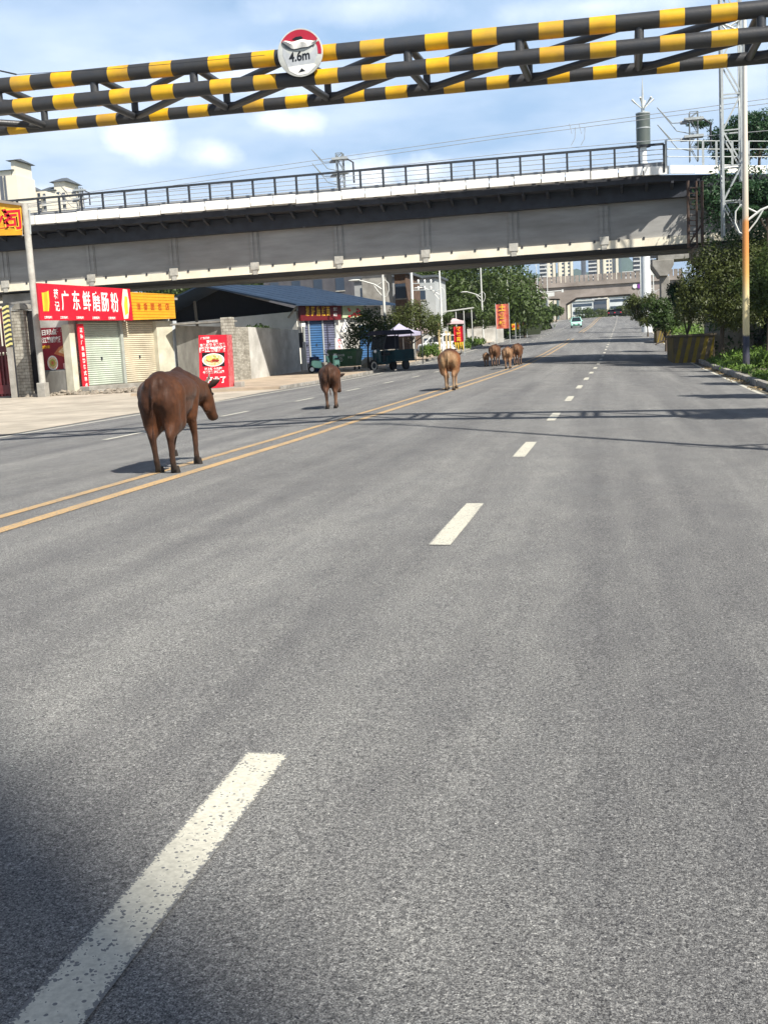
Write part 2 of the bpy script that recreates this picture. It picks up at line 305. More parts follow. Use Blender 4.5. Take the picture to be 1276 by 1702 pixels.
# ------------------------------------------------------------------ ground, road, markings
b = MB()
xs = [-3500, -1500, -600, -200, -80, -50, -30, -20, -16, 4.2, 6, 9, 14, 25, 60, 200, 600, 1500, 3500]
ys = [-60, -20, 0]+list(range(10, 260, 10))+[258, 262, 268, 275, 290, 320, 400, 700, 1500, 4000]
V_ = []
for Y in ys:
    for X in xs:
        X_ = X+drift(Y) if -20 < X < 8 else X
        V_.append((X_, Y, (G(X_, Y) if Y < 300 else prof(Y))-.10 - (0 if Y < 320 else min(6, (Y-320)*.02))))
nx = len(xs)
b.add(V_, [(j*nx+i, j*nx+i+1, (j+1)*nx+i+1, (j+1)*nx+i) for j in range(len(ys)-1) for i in range(nx-1)])
b.build('ground', SOIL, kind='structure', smooth=True)
def strip(name, offs, Y0, Y1, dz, m, step=4., parent=None, kind='structure', fn=None):
    b = MB(); Y = Y0; rows = []
    while True:
        rows.append([((x+drift(Y)), Y, G(x+drift(Y), Y)+dz) for x in (fn(Y) if fn else offs)])
        if Y >= Y1: break
        Y = min(Y+step, Y1)
    n = len(rows[0]); b.add([p for r in rows for p in r], [(j*n+i, j*n+i+1, (j+1)*n+i+1, (j+1)*n+i) for j in range(len(rows)-1) for i in range(n-1)])
    return b.build(name, m, parent, kind=kind, smooth=True)
strip('road', [-14.3, -13.1, -11, -9, -7, -5.1, -3, -1, 1, 3, 4.6], -40, 262, 0., ASPH)
strip('road', [-14.3, -10, -5.1, 0, 4.6], 262, 420, -.05, ASPH, 20)
for x0 in (-5.38, -4.93):
    strip('road_marking', [x0+.015, x0+.155], -20, 112, .005, YPAINT, 3)
    strip('road_marking', [x0+.015, x0+.155], 136, 255, .005, YPAINT, 5)
strip('road_marking', [-13.12, -12.98], 5, 250, .005, WPAINT, 4)
strip('road_marking', [3.24, 3.36], 4, 250, .005, WPAINT, 4)
for k in range(42):
    Yc = 2.4+6*k
    strip('road_marking', [-1.265, -1.105], Yc-1.0+(.0 if k else -.4), Yc+1.03, .005, DPAINT, 2.5)
for k in range(40):
    Yc = 1.4+6*k; strip('road_marking', [-9.35, -9.2], Yc-.95, Yc+.95, .005, WPAINT, 2.5)
# dusty forecourt at the side street, pavements, kerbs
strip('forecourt', [-60, -35, -25, -18, -13.25], -20, 43, .012, DUST, 3, fn=lambda Y: [-60, -35, -25, -18, -13.35+.14*math.sin(Y*1.7)+.1*math.sin(Y*.6)])
strip('forecourt', [-60, -35, -25, -20, -13.6], 43, 250, .012, DUST, 5)
PAVE = mat('pavement_slabs', (.50, .40, .29), .95, (.36, .29, .22), 2., bump=.4, dirt=.35)
def raised(name, x0, x1, Y0, Y1, h, m):
    b = MB(); Y = Y0; rows = []
    while True:
        d = drift(Y); rows.append([(x0+d, Y, G(x0+d, Y)-.05), (x0+d, Y, G(x0+d, Y)+h), (x1+d, Y, G(x1+d, Y)+h), (x1+d, Y, G(x1+d, Y)-.05)])
        if Y >= Y1: break
        Y = min(Y+4, Y1)
    b.add([p for r in rows for p in r], [(j*4+i, j*4+i+1, j*4+5+i, j*4+4+i) for j in range(len(rows)-1) for i in range(3)]+[(3, 2, 1, 0)]); return b.build(name, m, kind='structure')
raised('pavement', -20.4, -13.76, 43, 250, .13, PAVE)
def kerb(name, x0, x1, Y0, Y1, h, seglen, m):
    Y = Y0; b = MB()
    while Y < Y1:
        Ye = min(Y+seglen, Y1); vs = []
        for yy in (Y+.012, Ye-.012):
            d = drift(yy); g = G(x0+d, yy); gg = G(x1+d, yy); q = random.uniform(-.012, .012)
            vs += [(x0+d+q, yy, g-.1), (x1+d+q, yy, gg-.1), (x1+d+q, yy, gg+h), (x0+d+q, yy, g+h)]
        b.add(vs, [(0, 1, 2, 3), (7, 6, 5, 4), (0, 4, 5, 1), (1, 5, 6, 2), (2, 6, 7, 3), (3, 7, 4, 0)]); Y = Ye
    return b.build(name, m, kind='structure', bevel=.015)
kerb('kerb', -13.75, -13.6, 42.9, 250, .14, 1., KERB)
kerb('kerb', 3.62, 3.80, -20, 250, .17, 1., KERB)
strip('verge', [3.8, 5.0, 8.0], -20, 250, .12, mat('verge_soil', (.17, .15, .10), 1., (.07, .08, .04), 2., bump=.8, bscale=12, detail=8), 5)
strip('gutter', [3.38, 3.62], -20, 250, .003, mat('gutter_dirt', (.20, .18, .14), 1., (.08, .075, .06), 3., bump=.6, detail=8), 4)
#@@OBJECTS
# ------------------------------------------------------------------ height limit gantry
YEL = mat('gantry_yellow', (.78, .46, .015), .38, (.62, .33, .012), 3, dirt=.45, spec=.5, bump=.08)
BLK = mat('gantry_black', (.030, .034, .042), .42, (.05, .048, .046), 7, spec=.5, bump=.15, contrast=.8)
YG, YR_ = 16.6, 18.1
def chordline(yl, yr, Y):
    a = Wp(0, yl, Y); c = Wp(1276, yr, Y); d = (c-a)/(c.x-a.x); return lambda X: a+d*(X-a.x)
P1 = chordline(142, 13, YG); P2 = chordline(178.6, 55.5, YG); P3 = chordline(215.7, 93.6, YR_); P4 = lambda X: P3(X)+(P1(X)-P2(X))
nodF = [Wp(px, 100, YG).x for px in (153, 320, 493, 678, 864, 1063, 1265)]
nodR = [Wp(px, 150, YR_).x for px in (70, 222, 376, 545, 710, 880, 1061, 1244)]
def extend(ns, lo, hi):
    d = (ns[-1]-ns[0])/(len(ns)-1); ns = list(ns)
    while ns[0]-d > lo: ns.insert(0, ns[0]-d)
    while ns[-1]+d < hi: ns.append(ns[-1]+d)
    return ns
XL, XRR = -15.4, 8.2
nodF = extend(nodF, XL, XRR); nodR = extend(nodR, XL, XRR)
gan = thing('height_gantry', (0, YG, 0), 'steel pipe height limit gantry with black and yellow bands spanning the whole road', 'height gantry')
def chord(fn, nodes, r):
    b = MB(); marks = []
    d = nodes[1]-nodes[0]; ns = [nodes[0]-d]+nodes+[nodes[-1]+d]
    for i in range(len(ns)-1):
        w = ns[i+1]-ns[i]; marks += [(ns[i]+.170*w, ns[i]+.376*w), (ns[i]+.592*w, ns[i]+.806*w)]
    cuts = [XL]; cols = []
    x = XL
    for a, c in marks:
        if c < XL or a > XRR: continue
        a = max(a, XL); c = min(c, XRR); cols.append(1); cuts.append(a); cols.append(0); cuts.append(c)
    cuts.append(XRR); cols.append(1)
    for i in range(len(cuts)-1):
        if cuts[i+1]-cuts[i] < 1e-3: continue
        b.cur = cols[i]; q = r+(0.0025 if cols[i] == 0 else 0)
        b.tube([fn(cuts[i]), fn(cuts[i+1])], q, 24)
    return b.build('chord_pipe', [YEL, BLK], gan, world=True, smooth=True)
chord(P1, nodF, .116); chord(P2, nodF, .108); chord(P3, nodR, .098); chord(P4, nodR, .098)
def strut(a, c, r=.06):
    b = MB(); b.tube([a, c], r, 12); b.build('brace_pipe', BLK, gan, world=True, smooth=True)
for x in nodF:
    strut(P1(x), P2(x), .065)
for x in nodR: strut(P4(x), P3(x), .06)
allf = sorted([(x, 0) for x in nodF]+[(x, 1) for x in nodR])
for (xa, fa), (xc, fc) in zip(allf, allf[1:]):
    if fa == fc: continue
    strut((P3 if fa else P2)(xa), (P3 if fc else P2)(xc), .058); strut((P4 if fa else P1)(xa), (P4 if fc else P1)(xc), .058)
for k, x in enumerate((-14.9, 7.7)):
    for Yp in (YG, YR_):
        b = MB()
        zt = P1(x).z; z = -.3; i = 0
        while z < zt: b.cur = i % 2; b.tube([(x, Yp, z), (x, Yp, min(z+.6, zt))], .15, 20); z += .6; i += 1
        b.build('post', [YEL, BLK], gan, world=True, smooth=True)
    for z in (1.2, 2.6, 4.0):
        strut(Vector((x, YG, z)), Vector((x, YR_, z+1.2)), .05)
# round height sign clipped to the front pipes
sc = Wp(499, 87, YG-.2); sr = .345
sg = thing('height_limit_sign', sc, 'round torn sign reading 4.6m with red upper rim on the striped gantry', 'road sign', R(3))
SW = mat('sign_back_sheet', (.62, .63, .60), .5, (.42, .44, .42), 5, dirt=.45, spec=.4); SR = mat('sign_red', (.42, .02, .045), .45, (.33, .02, .04), 6)
SG = mat('sign_bare_grey', (.46, .48, .50), .55, (.36, .38, .40), 8); SK = mat('sign_black', (.012, .015, .02), .5); SWH = mat('sign_white', (.78, .77, .74), .5, (.66, .65, .61), 7)
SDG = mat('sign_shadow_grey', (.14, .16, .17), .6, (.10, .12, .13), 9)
def disc(r, y0, y1, n=48, squash=1.0): return [(r*math.cos(2*math.pi*i/n), r*math.sin(2*math.pi*i/n)*squash) for i in range(n)]
b = MB(); b.prism(disc(sr, 0, 0), 1, -.012, .012); b.build('plate', SW, sg, bevel=.003)
def arc(r0, r1, a0, a1, n=20): return [(r1*math.cos(a0+(a1-a0)*i/n), r1*math.sin(a0+(a1-a0)*i/n)) for i in range(n+1)]+[(r0*math.cos(a1+(a0-a1)*i/n), r0*math.sin(a1+(a0-a1)*i/n)) for i in range(n+1)]
seg = [(.325*math.cos(a), .325*math.sin(a)) for a in [R(x) for x in range(32, 152, 4)]]
b = MB(); b.prism(seg+[(-.27, .16), (.0, .17), (.26, .15)], 1, -.0165, -.0145); b.build('red_rim', SR, sg)
b = MB(); b.prism(arc(.27, .325, R(-8), R(26)), 1, -.0165, -.0145); b.build('red_rim', SR, sg)
b = MB(); b.prism([(-.26, .12), (-.2, .02), (-.1, -.045), (.02, -.06), (.13, -.04), (.22, .03), (.27, .11), (.255, -.06), (.2, -.19), (-.2, -.19), (-.265, -.02)], 1, -.0155, -.0135); b.build('face_sheet', SG, sg)
b = MB(); b.prism([(-.28, .15), (-.25, .09), (-.16, .045), (-.05, .02), (.06, .02), (.17, .06), (.26, .13), (.26, .15), (.1, .09), (-.1, .09), (-.26, .17)], 1, -.019, -.017); b.build('flap_shade', SDG, sg)  # dark grey piece paints the shade beneath the peeling flap
b = MB(); rr = []
for i in range(13):
    t = i/12; x = -.255+.51*t; top = .18-.04*t+.035*math.exp(-((t-.62)/.12)**2)+.01*math.sin(t*17); bot = top-.02-.10*math.sin(math.pi*t)**.8
    rr.append((x, top, bot))
vs = []; fs = []
for x, tp, bt in rr: vs += [(x, -.021, tp), (x, -.05-.015*math.sin(x*30), (tp+bt)/2+.01), (x, -.030, bt)]
for i in range(12): fs += [(i*3, i*3+3, i*3+4, i*3+1), (i*3+1, i*3+4, i*3+5, i*3+2)]
b.add(vs, fs); b.build('peeling_flap', SWH, sg, smooth=True)
b = MB(); b.prism([(-.11, .195), (-.05, .225), (.03, .228), (.06, .20), (-.02, .175)], 1, -.0235, -.0215); b.build('triangle_mark', SK, sg)
b = MB(); b.prism([(-.045, -.285), (.065, -.27), (.01, -.225)], 1, -.0185, -.0165); b.build('triangle_mark', SK, sg)
b = MB(); b.prism([(-.2, -.19), (.2, -.17), (.24, -.2), (.1, -.31), (-.05, -.325), (-.18, -.25)], 1, -.0162, -.0142); b.build('face_sheet', SWH, sg)
textmesh('lettering', '4.6m', .19, SK, sg, (-.01, -.018, -.055), (1, 0, .06), bold=.02, depth=.002, sx=.85)
for dx in (-.12, .12):
    b = MB(); b.box(dx-.02, dx+.02, .012, .08, -.28, .2); b.build('bracket', SK, sg)

# ------------------------------------------------------------------ railway bridge
YB, YF = 56.0, 54.2
GIR = mat('girder_paint', (.35, .345, .33), .8, (.25, .246, .235), .9, dirt=.4, stretch=(.5, 1, 2.5), bump=.1); FLC = mat('flange_cream', (.82, .76, .61), .8, (.70, .64, .51), 1.5, dirt=.2)
PAN = mat('parapet_white', (.90, .88, .83), .8, (.80, .78, .73), 1.2, dirt=.12, bump=.1); DKU = mat('bridge_soffit', (.05, .052, .06), .9, (.03, .032, .038), 1.5)  # near-black soffit colour holds the shade under the deck edge
RAIL = mat('rail_dark', (.05, .055, .065), .55, (.03, .035, .04), 3, metal=.2); CAB = mat('cable_grey', (.35, .36, .37), .6)
GALV = mat('galvanised', (.50, .53, .52), .5, (.38, .40, .40), 6, metal=.35)
br = thing('railway_bridge', (0, YB, 0), 'grey girder railway bridge with white parapet panels crossing over the road', 'bridge')
def lin(p0, p1): d = (p1-p0)/(p1.x-p0.x); return lambda X: p0+d*(X-p0.x)
gbot = lin(Wp(50, 482, YB), Wp(1160, 403, YB)); gstr = lambda X: gbot(X)+Vector((0, 0, .42))
pbot = lin(Wp(50, 373, YF), Wp(1060, 291, YF)); ptop = lin(Wp(50, 358, YF), Wp(1060, 277, YF))
rtop = lin(Wp(150, 322, YF), Wp(1100, 239, YF))
XA, XE = -40., 9.5
zb0, zb1 = gbot(XA).z, gbot(XE).z; zp0, zp1 = pbot(XA).z, pbot(XE).z
def slab(y0, y1, zf0, zf1, dz0, dz1, x0=XA, x1=XE, f=None):
    b = MB(); f0, f1 = (f or gbot)(x0).z, (f or gbot)(x1).z
    b.add([(x0, y0, f0+dz0), (x1, y0, f1+dz0), (x1, y1, f1+dz0), (x0, y1, f0+dz0), (x0, y0, f0+dz1), (x1, y0, f1+dz1), (x1, y1, f1+dz1), (x0, y1, f0+dz1)],
          [(3, 2, 1, 0), (4, 5, 6, 7), (0, 1, 5, 4), (1, 2, 6, 5), (2, 3, 7, 6), (3, 0, 4, 7)]); return b
hweb = (pbot(-10).z-gbot(-10).z)
slab(YB, YB+2.4, 0, 0, .40, hweb-.35).build('box_girder', GIR, br, world=True)
slab(YB-.10, YB+2.5, 0, 0, 0, .396).build('bottom_flange', FLC, br, world=True)
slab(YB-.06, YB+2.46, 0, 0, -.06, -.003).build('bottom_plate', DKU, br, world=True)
slab(YB+4.4, YB+6.6, 0, 0, 0, hweb-.35).build('box_girder', GIR, br, world=True)
XBN = Wp(1096, 270, YF).x
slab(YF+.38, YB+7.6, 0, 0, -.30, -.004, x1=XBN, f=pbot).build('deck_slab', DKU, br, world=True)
slab(YF+.6, YB+7.4, 0, 0, .0, .28, x1=XBN, f=pbot).build('ballast_bed', mat('ballast', (.22, .20, .17), 1., (.12, .11, .10), 5, bump=.6), br, world=True)
# cantilever brackets under the deck edge
x = -38.
while x < XE-.5:
    z0 = pbot(x).z-.30; b = MB(); b.prism([(YF+.5, z0), (YB-.502, z0), (YB-.502, z0-.30), (YB-.7, z0-.30), (YF+.5, z0-.10)], 0, x-.06, x+.06); b.build('deck_bracket', DKU, br, world=True); x += 1.18
slab(YB-.50, YB-.01, 0, 0, hweb-1.02, hweb-.31).build('deck_shade_beam', mat('deck_shade_dark', (.045, .05, .062), .8, (.03, .033, .04), 2), br, world=True)  # near-black beam added for the deep shade band below the parapet
# stiffeners on the web
for px in (8, 152, 290, 425, 565, 709, 855, 1005):
    X = Wp(px, 440, YB).x; zb = gbot(X).z; zt = pbot(X).z-1.06
    b = MB(); b.box(X-.20, X-.05, YB-.09, YB-.002, zb+.75, zt); b.box(X+.05, X+.20, YB-.09, YB-.002, zb+.75, zt); b.box(X-.26, X+.26, YB-.05, YB-.003, zb+.62, zt-.002); b.build('web_stiffener', GIR, br, world=True)
    b = MB(); b.box(X-.23, X+.22, YB-.20, YB-.103, zb+.22, zb+.60); b.box(X-.13, X+.13, YB-.17, YB-.102, zb-.03, zb+.219); b.build('bearing_bracket', mat('bracket_white', (.50, .48, .43), .7, (.36, .35, .31), 6, dirt=.4), br, world=True)
x = -38.5; k = 0
while x < XE-1:   # drip notches along the flange
    zb = gbot(x).z; b = MB(); b.box(x-.05, x+.05, YB-.13, YB-.101, zb+.33, zb+.46); b.build('flange_clip', BLK, br, world=True); x += 1.19
for px, py in ((190, 393), (293, 387), (397, 378), (505, 374), (612, 364), (722, 356), (830, 346), (948, 337)):
    p = Wp(px, py, YB-.35); b = MB(); b.tube([p+Vector((0, .3, .5)), p+Vector((0, 0, .35)), p+Vector((0, 0, -.1))], .07, 8); b.build('drain_pipe', CAB, br, world=True, smooth=True)
# parapet panels
def bend(X):
    Xb = Wp(1100, 270, YF).x; return YF+(max(0, X-Xb)*.55)
def pz(X):
    Xb = Wp(1100, 270, YF).x; return (pbot(min(X, Xb)).z, ptop(min(X, Xb)).z)
x = -38.; random.seed(3)
while x < 9.2:
    w = random.choice((1.15, 1.2, 1.3, 1.22)); x1 = min(x+w, 9.3); zb, zt = pz(x); zb1, zt1 = pz(x1); q = random.uniform(-.03, .03); y0, y1 = bend(x)+q*.5, bend(x1)+q*.5; g = .025
    b = MB(); b.add([(x+g, y0, zb+q), (x1-g, y1, zb1+q), (x1-g, y1+.08, zb1+q), (x+g, y0+.08, zb+q), (x+g, y0, zt+q), (x1-g, y1, zt1+q), (x1-g, y1+.08, zt1+q), (x+g, y0+.08, zt+q)],
        [(3, 2, 1, 0), (4, 5, 6, 7), (0, 1, 5, 4), (1, 2, 6, 5), (2, 3, 7, 6), (3, 0, 4, 7)]); b.build('parapet_panel', PAN, br, world=True, bevel=.01); x = x1
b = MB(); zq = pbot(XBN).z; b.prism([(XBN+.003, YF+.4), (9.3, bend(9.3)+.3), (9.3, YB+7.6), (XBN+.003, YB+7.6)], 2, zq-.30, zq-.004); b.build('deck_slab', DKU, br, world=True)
# railing
railX = []
pxs = [93, 130, 166, 203, 239, 275, 311, 346, 383, 418, 455, 491, 526, 562, 598, 636, 674, 711, 750, 788, 827, 865, 904, 943, 982, 1022, 1063, 1104]
sp = Wp(166, 300, YF).x-Wp(130, 300, YF).x
xx = [Wp(p, 300, YF).x for p in pxs]; xx = [xx[0]-sp*i for i in range(9, 0, -1)]+xx
for X in xx:
    b = MB(); b.box(X-.05, X+.05, YF+.10, YF+.18, ptop(X).z-.3, rtop(X).z+.02); b.build('railing_post', RAIL, br, world=True)
X0, X1 = xx[0], xx[-1]
b = MB(); b.beam((X0, YF+.14, rtop(X0).z+.03), (X1, YF+.14, rtop(X1).z+.03), .10, .10); b.build('handrail', RAIL, br, world=True)
for f in (.30, .55, .78):
    z = lambda X: ptop(X).z+(rtop(X).z-ptop(X).z)*f
    b = MB(); b.tube([(X0, YF+.14, z(X0)), (X1, YF+.14, z(X1))], .018, 6); b.build('railing_wire', CAB, br, world=True)
b = MB(); b.add([(X0, YF+.5, ptop(X0).z), (X1, YF+.5, ptop(X1).z), (X1, YF+.56, ptop(X1).z), (X0, YF+.56, ptop(X0).z), (X0, YF+.5, ptop(X0).z+.22), (X1, YF+.5, ptop(X1).z+.22), (X1, YF+.56, ptop(X1).z+.22), (X0, YF+.56, ptop(X0).z+.22)], [(0, 1, 5, 4), (1, 2, 6, 5), (2, 3, 7, 6), (3, 0, 4, 7), (4, 5, 6, 7)]); b.build('cable_trough', CAB, br, world=True)
# white end frame then lower fence to the right
for X in [Wp(p, 260, YF).x for p in (1107, 1172, 1196, 1225, 1255)]+[8.6]:
    y = bend(X)+.14; b = MB(); b.box(X-.05, X+.05, y-.04, y+.04, pz(X)[1]-.2, pz(X)[1]+1.15); b.build('railing_post', GALV, br, world=True)
Xa, Xb_ = Wp(1107, 260, YF).x, 9.2
for f in (1.13, .75, .4):
    b = MB(); b.tube([(Xa, bend(Xa)+.14, pz(Xa)[1]+f), (Xb_, bend(Xb_)+.14, pz(Xb_)[1]+f)], .022, 6); b.build('railing_wire', GALV, br, world=True)
# piers
PIER = mat('pier_concrete', (.34, .33, .30), .9, (.20, .19, .17), 1.4, bump=.3, dirt=.5)
def pier(parent, X0, X1, Y0, Y1, zc, cap=True):
    g = G((X0+X1)/2, Y0)
    b = MB(); b.box(X0, X1, Y0, Y1, g-.3, zc-1.1); b.build('pier_shaft', PIER, parent, world=True, bevel=.08)
    if cap:
        b = MB(); b.prism([(X0-.1, zc-1.1), (X0-.7, zc-.6), (X0-.7, zc-.02), (X1+.7, zc-.02), (X1+.7, zc-.6), (X1+.1, zc-1.1)], 1, Y0-.3, Y1+.3); b.build('pier_cap', PIER, parent, world=True, bevel=.04)
pier(br, 5.1, 7.2, 56.4, 59.8, gbot(6).z-.08); pier(br, -32.5, -30., 56.6, 60, gbot(-31).z-.08)
# embankment behind the right pier
b = MB(); b.add([(7.3, 54, .0), (60, 48, .0), (60, 75, .0), (7.3, 75, .0), (10.5, 56.5, 8.6), (60, 56.5, 8.6), (60, 66, 8.6), (10.5, 66, 8.6)], [(0, 1, 5, 4), (1, 2, 6, 5), (2, 3, 7, 6), (3, 0, 4, 7), (4, 5, 6, 7)])
b.build('embankment', SOIL, kind='structure')
# second line right behind
b2 = thing('railway_bridge', (0, 96, 0), 'second plain railway bridge parallel behind the first, seen by its tee shaped pier', 'bridge')
b = MB(); b.box(-45, 14, 94, 101, 9.6, 12.3); b.build('deck_girder', GIR, b2, world=True)
pl_, pr_, pt_, pm_ = Wp(1083, 430, 95).x, Wp(1119, 430, 95).x, Wp(1100, 432, 95).z, Wp(1100, 459, 95).z
b = MB(); b.box(Wp(1098, 480, 95).x, Wp(1113, 480, 95).x, 95, 97.5, .8, pm_+.002); b.build('pier_shaft', PIER, b2, world=True, bevel=.06)
b = MB(); b.prism([(pl_+.6, pm_), (pl_, pm_+.9), (pl_, pt_), (pr_, pt_), (pr_, pm_+.9), (pr_-.5, pm_)], 1, 94.6, 99); b.build('pier_cap', PIER, b2, world=True, bevel=.05)
b = MB(); b.box(pl_+.5, pr_+2.5, 94.8, 98.5, pt_+.002, 9.598); b.build('bearing_block', PIER, b2, world=True)
b = MB(); b.box(-21, -18.8, 95, 98, .5, 9.6); b.build('pier_shaft', PIER, b2, world=True, bevel=.06)
# maintenance ladder frame at the right end
ld = thing('access_ladder', (Wp(1150, 400, 53.3).x, 53.3, 0), 'dark rusty access ladder and poles hung at the right end of the white parapet bridge', 'ladder')
RUST = mat('rusty_steel', (.10, .06, .04), .8, (.04, .035, .035), 8)
for px in (1143, 1157, 1166):
    a = Wp(px, 300, 53.3); c = Wp(px+1, 412, 53.3); b = MB(); b.tube([a, c], .07 if px != 1157 else .05, 8); b.build('ladder_rail', RUST, ld, world=True)
for y in range(312, 412, 9):
    b = MB(); b.tube([Wp(1143, y, 53.3), Wp(1157, y, 53.3)], .022, 6); b.build('rung', RUST, ld, world=True)
b = MB(); b.tube([Wp(1143, 408, 53.3), Wp(1166, 372, 53.3)], .05, 6); b.build('ladder_brace', RUST, ld, world=True)
# ------------------------------------------------------------------ left: shop with two shutters
RED = mat('sign_print_red', (.62, .012, .03), .45, (.52, .01, .025), 2, spec=.4); REDD = mat('poster_dark_red', (.30, .015, .03), .5, (.18, .012, .02), 1.4)
WHT = mat('lettering_white', (.80, .79, .76), .6, (.7, .69, .66), 4); YLT = mat('lettering_yellow', (.85, .55, .05), .5, (.75, .42, .03), 5)
ORG = mat('sign_yellow_orange', (.72, .36, .022), .5, (.62, .29, .018), 2, dirt=.15); PLAS = mat('cream_plaster', (.66, .63, .50), .9, (.5, .47, .36), 1.6, dirt=.35, bump=.15)
WPL = mat('white_plaster', (.68, .67, .63), .9, (.46, .45, .41), 1.3, dirt=.5, bump=.2); GRY = mat('grey_block_wall', (.33, .32, .29), .95, (.14, .135, .12), 1.6, bump=.5, dirt=.6, stretch=(1, 1, .35))
SHUT = mat('shutter_green_white', (.47, .52, .44), .55, (.38, .43, .35), 2, spec=.4, dirt=.3); SHUC = mat('shutter_cream', (.56, .50, .38), .55, (.46, .41, .30), 2, spec=.4, dirt=.3)
SHUB = mat('shutter_blue', (.035, .12, .27), .5, (.02, .085, .21), 2, spec=.4, dirt=.2); SHUP = mat('shutter_violet', (.12, .13, .20), .5, (.085, .095, .15), 2, dirt=.2)
DARK = mat('dark_opening', (.012, .012, .014), .9, (.008, .008, .01)); STEEL = mat('pole_steel_white', (.50, .49, .44), .6, (.36, .34, .30), 3, metal=.0, dirt=.4)
NAVY = mat('roof_navy', (.022, .045, .085), .6, (.015, .032, .062), 1., spec=.4, stretch=(1, 1, 1)); FLESH = mat('food_orange', (.62, .22, .08), .5, (.40, .10, .04), 9); CREAM = mat('food_cream', (.75, .62, .40), .5, (.6, .35, .12), 14, contrast=.25); GRNF = mat('food_green', (.22, .34, .06), .5, (.55, .42, .08), 18, contrast=.2)
class Facade:
    def __init__(s, p0, p1):
        s.o = Vector((p0[0], p0[1], 0)); s.d = Vector((p1[0]-p0[0], p1[1]-p0[1], 0)).normalized(); s.rz = math.atan2(s.d.y, s.d.x)
    def at(s, px, py, off=0.):   # surveyed point in the facade's own plane, off metres in front of it
        r = ray(px, py); n = Vector((s.d.y, -s.d.x, 0)); o = s.o+n*off; c = n.x*r[0]+n.y*r[1]; t = n.dot(o)/c
        p = Vector((r[0]*t, r[1]*t, H+r[2]*t)); return ((p-s.o).dot(s.d), p.z)
    def root(s, name, label, cat, z=0, u=0, off=0, group=None):
        n = Vector((s.d.y, -s.d.x, 0)); p = s.o+s.d*u+n*off; return thing(name, (p.x, p.y, z), label, cat, s.rz, group)
FA = Facade((-25.4, 49.7), (-23.0, 56.5))
shop = FA.root('shop_building', 'low shop with two closed shutters below the red and yellow signboards', 'shop')
g0 = .15
uL, zT = FA.at(62, 478); uM, _ = FA.at(203, 560); uS, _ = FA.at(139, 600); uE, _ = FA.at(262, 600); uC, _ = FA.at(295, 600)
zlin = FA.at(170, 537)[1]; zsb = FA.at(150, 641)[1]
b = MB(); b.box(uS-.45, uC, .35, 5.0, -.2, zlin+1.2); b.build('shop_wall', WPL, shop)
b = MB(); b.box(uS-.5, uC-.1, -.45, 5.3, zlin+1.2, zlin+1.32); b.build('roof_slab', CONC, shop)
b = MB(); b.box(uE, uC-.35, -.12, .345, -.2, zlin+.1); b.build('side_column', PLAS, shop, bevel=.01)
b = MB(); b.box(uC-.348, uC+.02, -.14, .34, -.2, zlin+.1); b.build('side_column', mat('whitewash_blue', (.62, .66, .68), .8, (.50, .54, .58), 4, dirt=.3), shop, bevel=.01)
b = MB(); b.box(uM-.09, uM+.09, .0, .345, zsb, zlin+.1); b.build('shutter_post', mat('post_grey', (.36, .38, .34), .6), shop)
b = MB(); b.box(uS-.5, uC+.1, -.75, .34, -.3, zsb-.01); b.box(uS-.5, uC+.1, -1.25, -.752, -.3, zsb-.18); b.build('door_step', CONC, shop, bevel=.02)
def shutter(x0, x1, z0, z1, y, m, par, pitch=.105):
    b = MB(); z = z0
    while z < z1-.001:
        za = min(z+pitch, z1); zm = (z+za)/2; b.add([(x0, y, z), (x1, y, z), (x1, y-.035, zm), (x0, y-.035, zm), (x1, y, za), (x0, y, za)], [(0, 1, 2, 3), (3, 2, 4, 5)]); z = za
    b.box(x0, x1, y+.004, y+.03, z0, z1); s = b.build('shutter', m, par)
    b = MB(); b.cbox(((x0+x1)/2, y-.05, z0+(z1-z0)*.42), .09, .03, .16); b.build('lock', RAIL, s); return s
shutter(uS, uM-.09, zsb, zlin+.1, .16, SHUT, shop); shutter(uM+.09, uE, zsb, zlin+.1, .16, SHUC, shop)
# red signboard
OFF = .62
def board(fac, name, corners, m, label, cat, off=OFF, thick=.12, frame=None):
    q = [fac.at(px, py, off) for px, py in corners]; u0 = sum(p[0] for p in q)/4; z0 = min(p[1] for p in q)
    t = fac.root(name, label, cat, z0, u0, off); b = MB(); b.prism([(u-u0, z-z0) for u, z in q], 1, .0, thick); b.build('panel', m, t)
    return t, u0, z0
rs, ru, rz0 = board(FA, 'shop_sign', [(62, 470), (216, 480), (221, 532), (68, 532)], RED, 'big red signboard with white characters over the grey green shutter', 'shop sign')
def put(s, px, py, hpx, m, t, u0, z0, fac=FA, off=OFF, wide=1., bold=.03, k=0.012):
    u, z = fac.at(px, py, off); u2, z2 = fac.at(px, py-hpx, off); return textmesh('lettering', s, (z2-z)*1.05, m, t, (u-u0, -k, z-z0), bold=bold, depth=.004, sx=wide)
for ch, px, py in zip('广东鲜磨肠粉', (108.5, 126.5, 144, 160, 174.5, 190.5), (502, 502, 502.5, 503.5, 504, 505)): put(ch, px, py, 33, WHT, rs, ru, rz0, wide=.52, bold=.012)
put('蒋', 93, 490, 17, WHT, rs, ru, rz0, wide=.58, bold=.01); put('记', 95, 510, 17, WHT, rs, ru, rz0, wide=.58, bold=.01)
for i in range(5): put('天天鲜磨 营养早餐', 80+i*26.5, 527.4+.3*i, 4, WHT, rs, ru, rz0, wide=.48)
def poly(fac, pts, m, t, u0, z0, k=.008, off=OFF, name='print', th=.003):
    q = [fac.at(px, py, off) for px, py in pts]; b = MB(); b.prism([(u-u0, z-z0) for u, z in q], 1, -k-th, -k); return b.build(name, m, t)
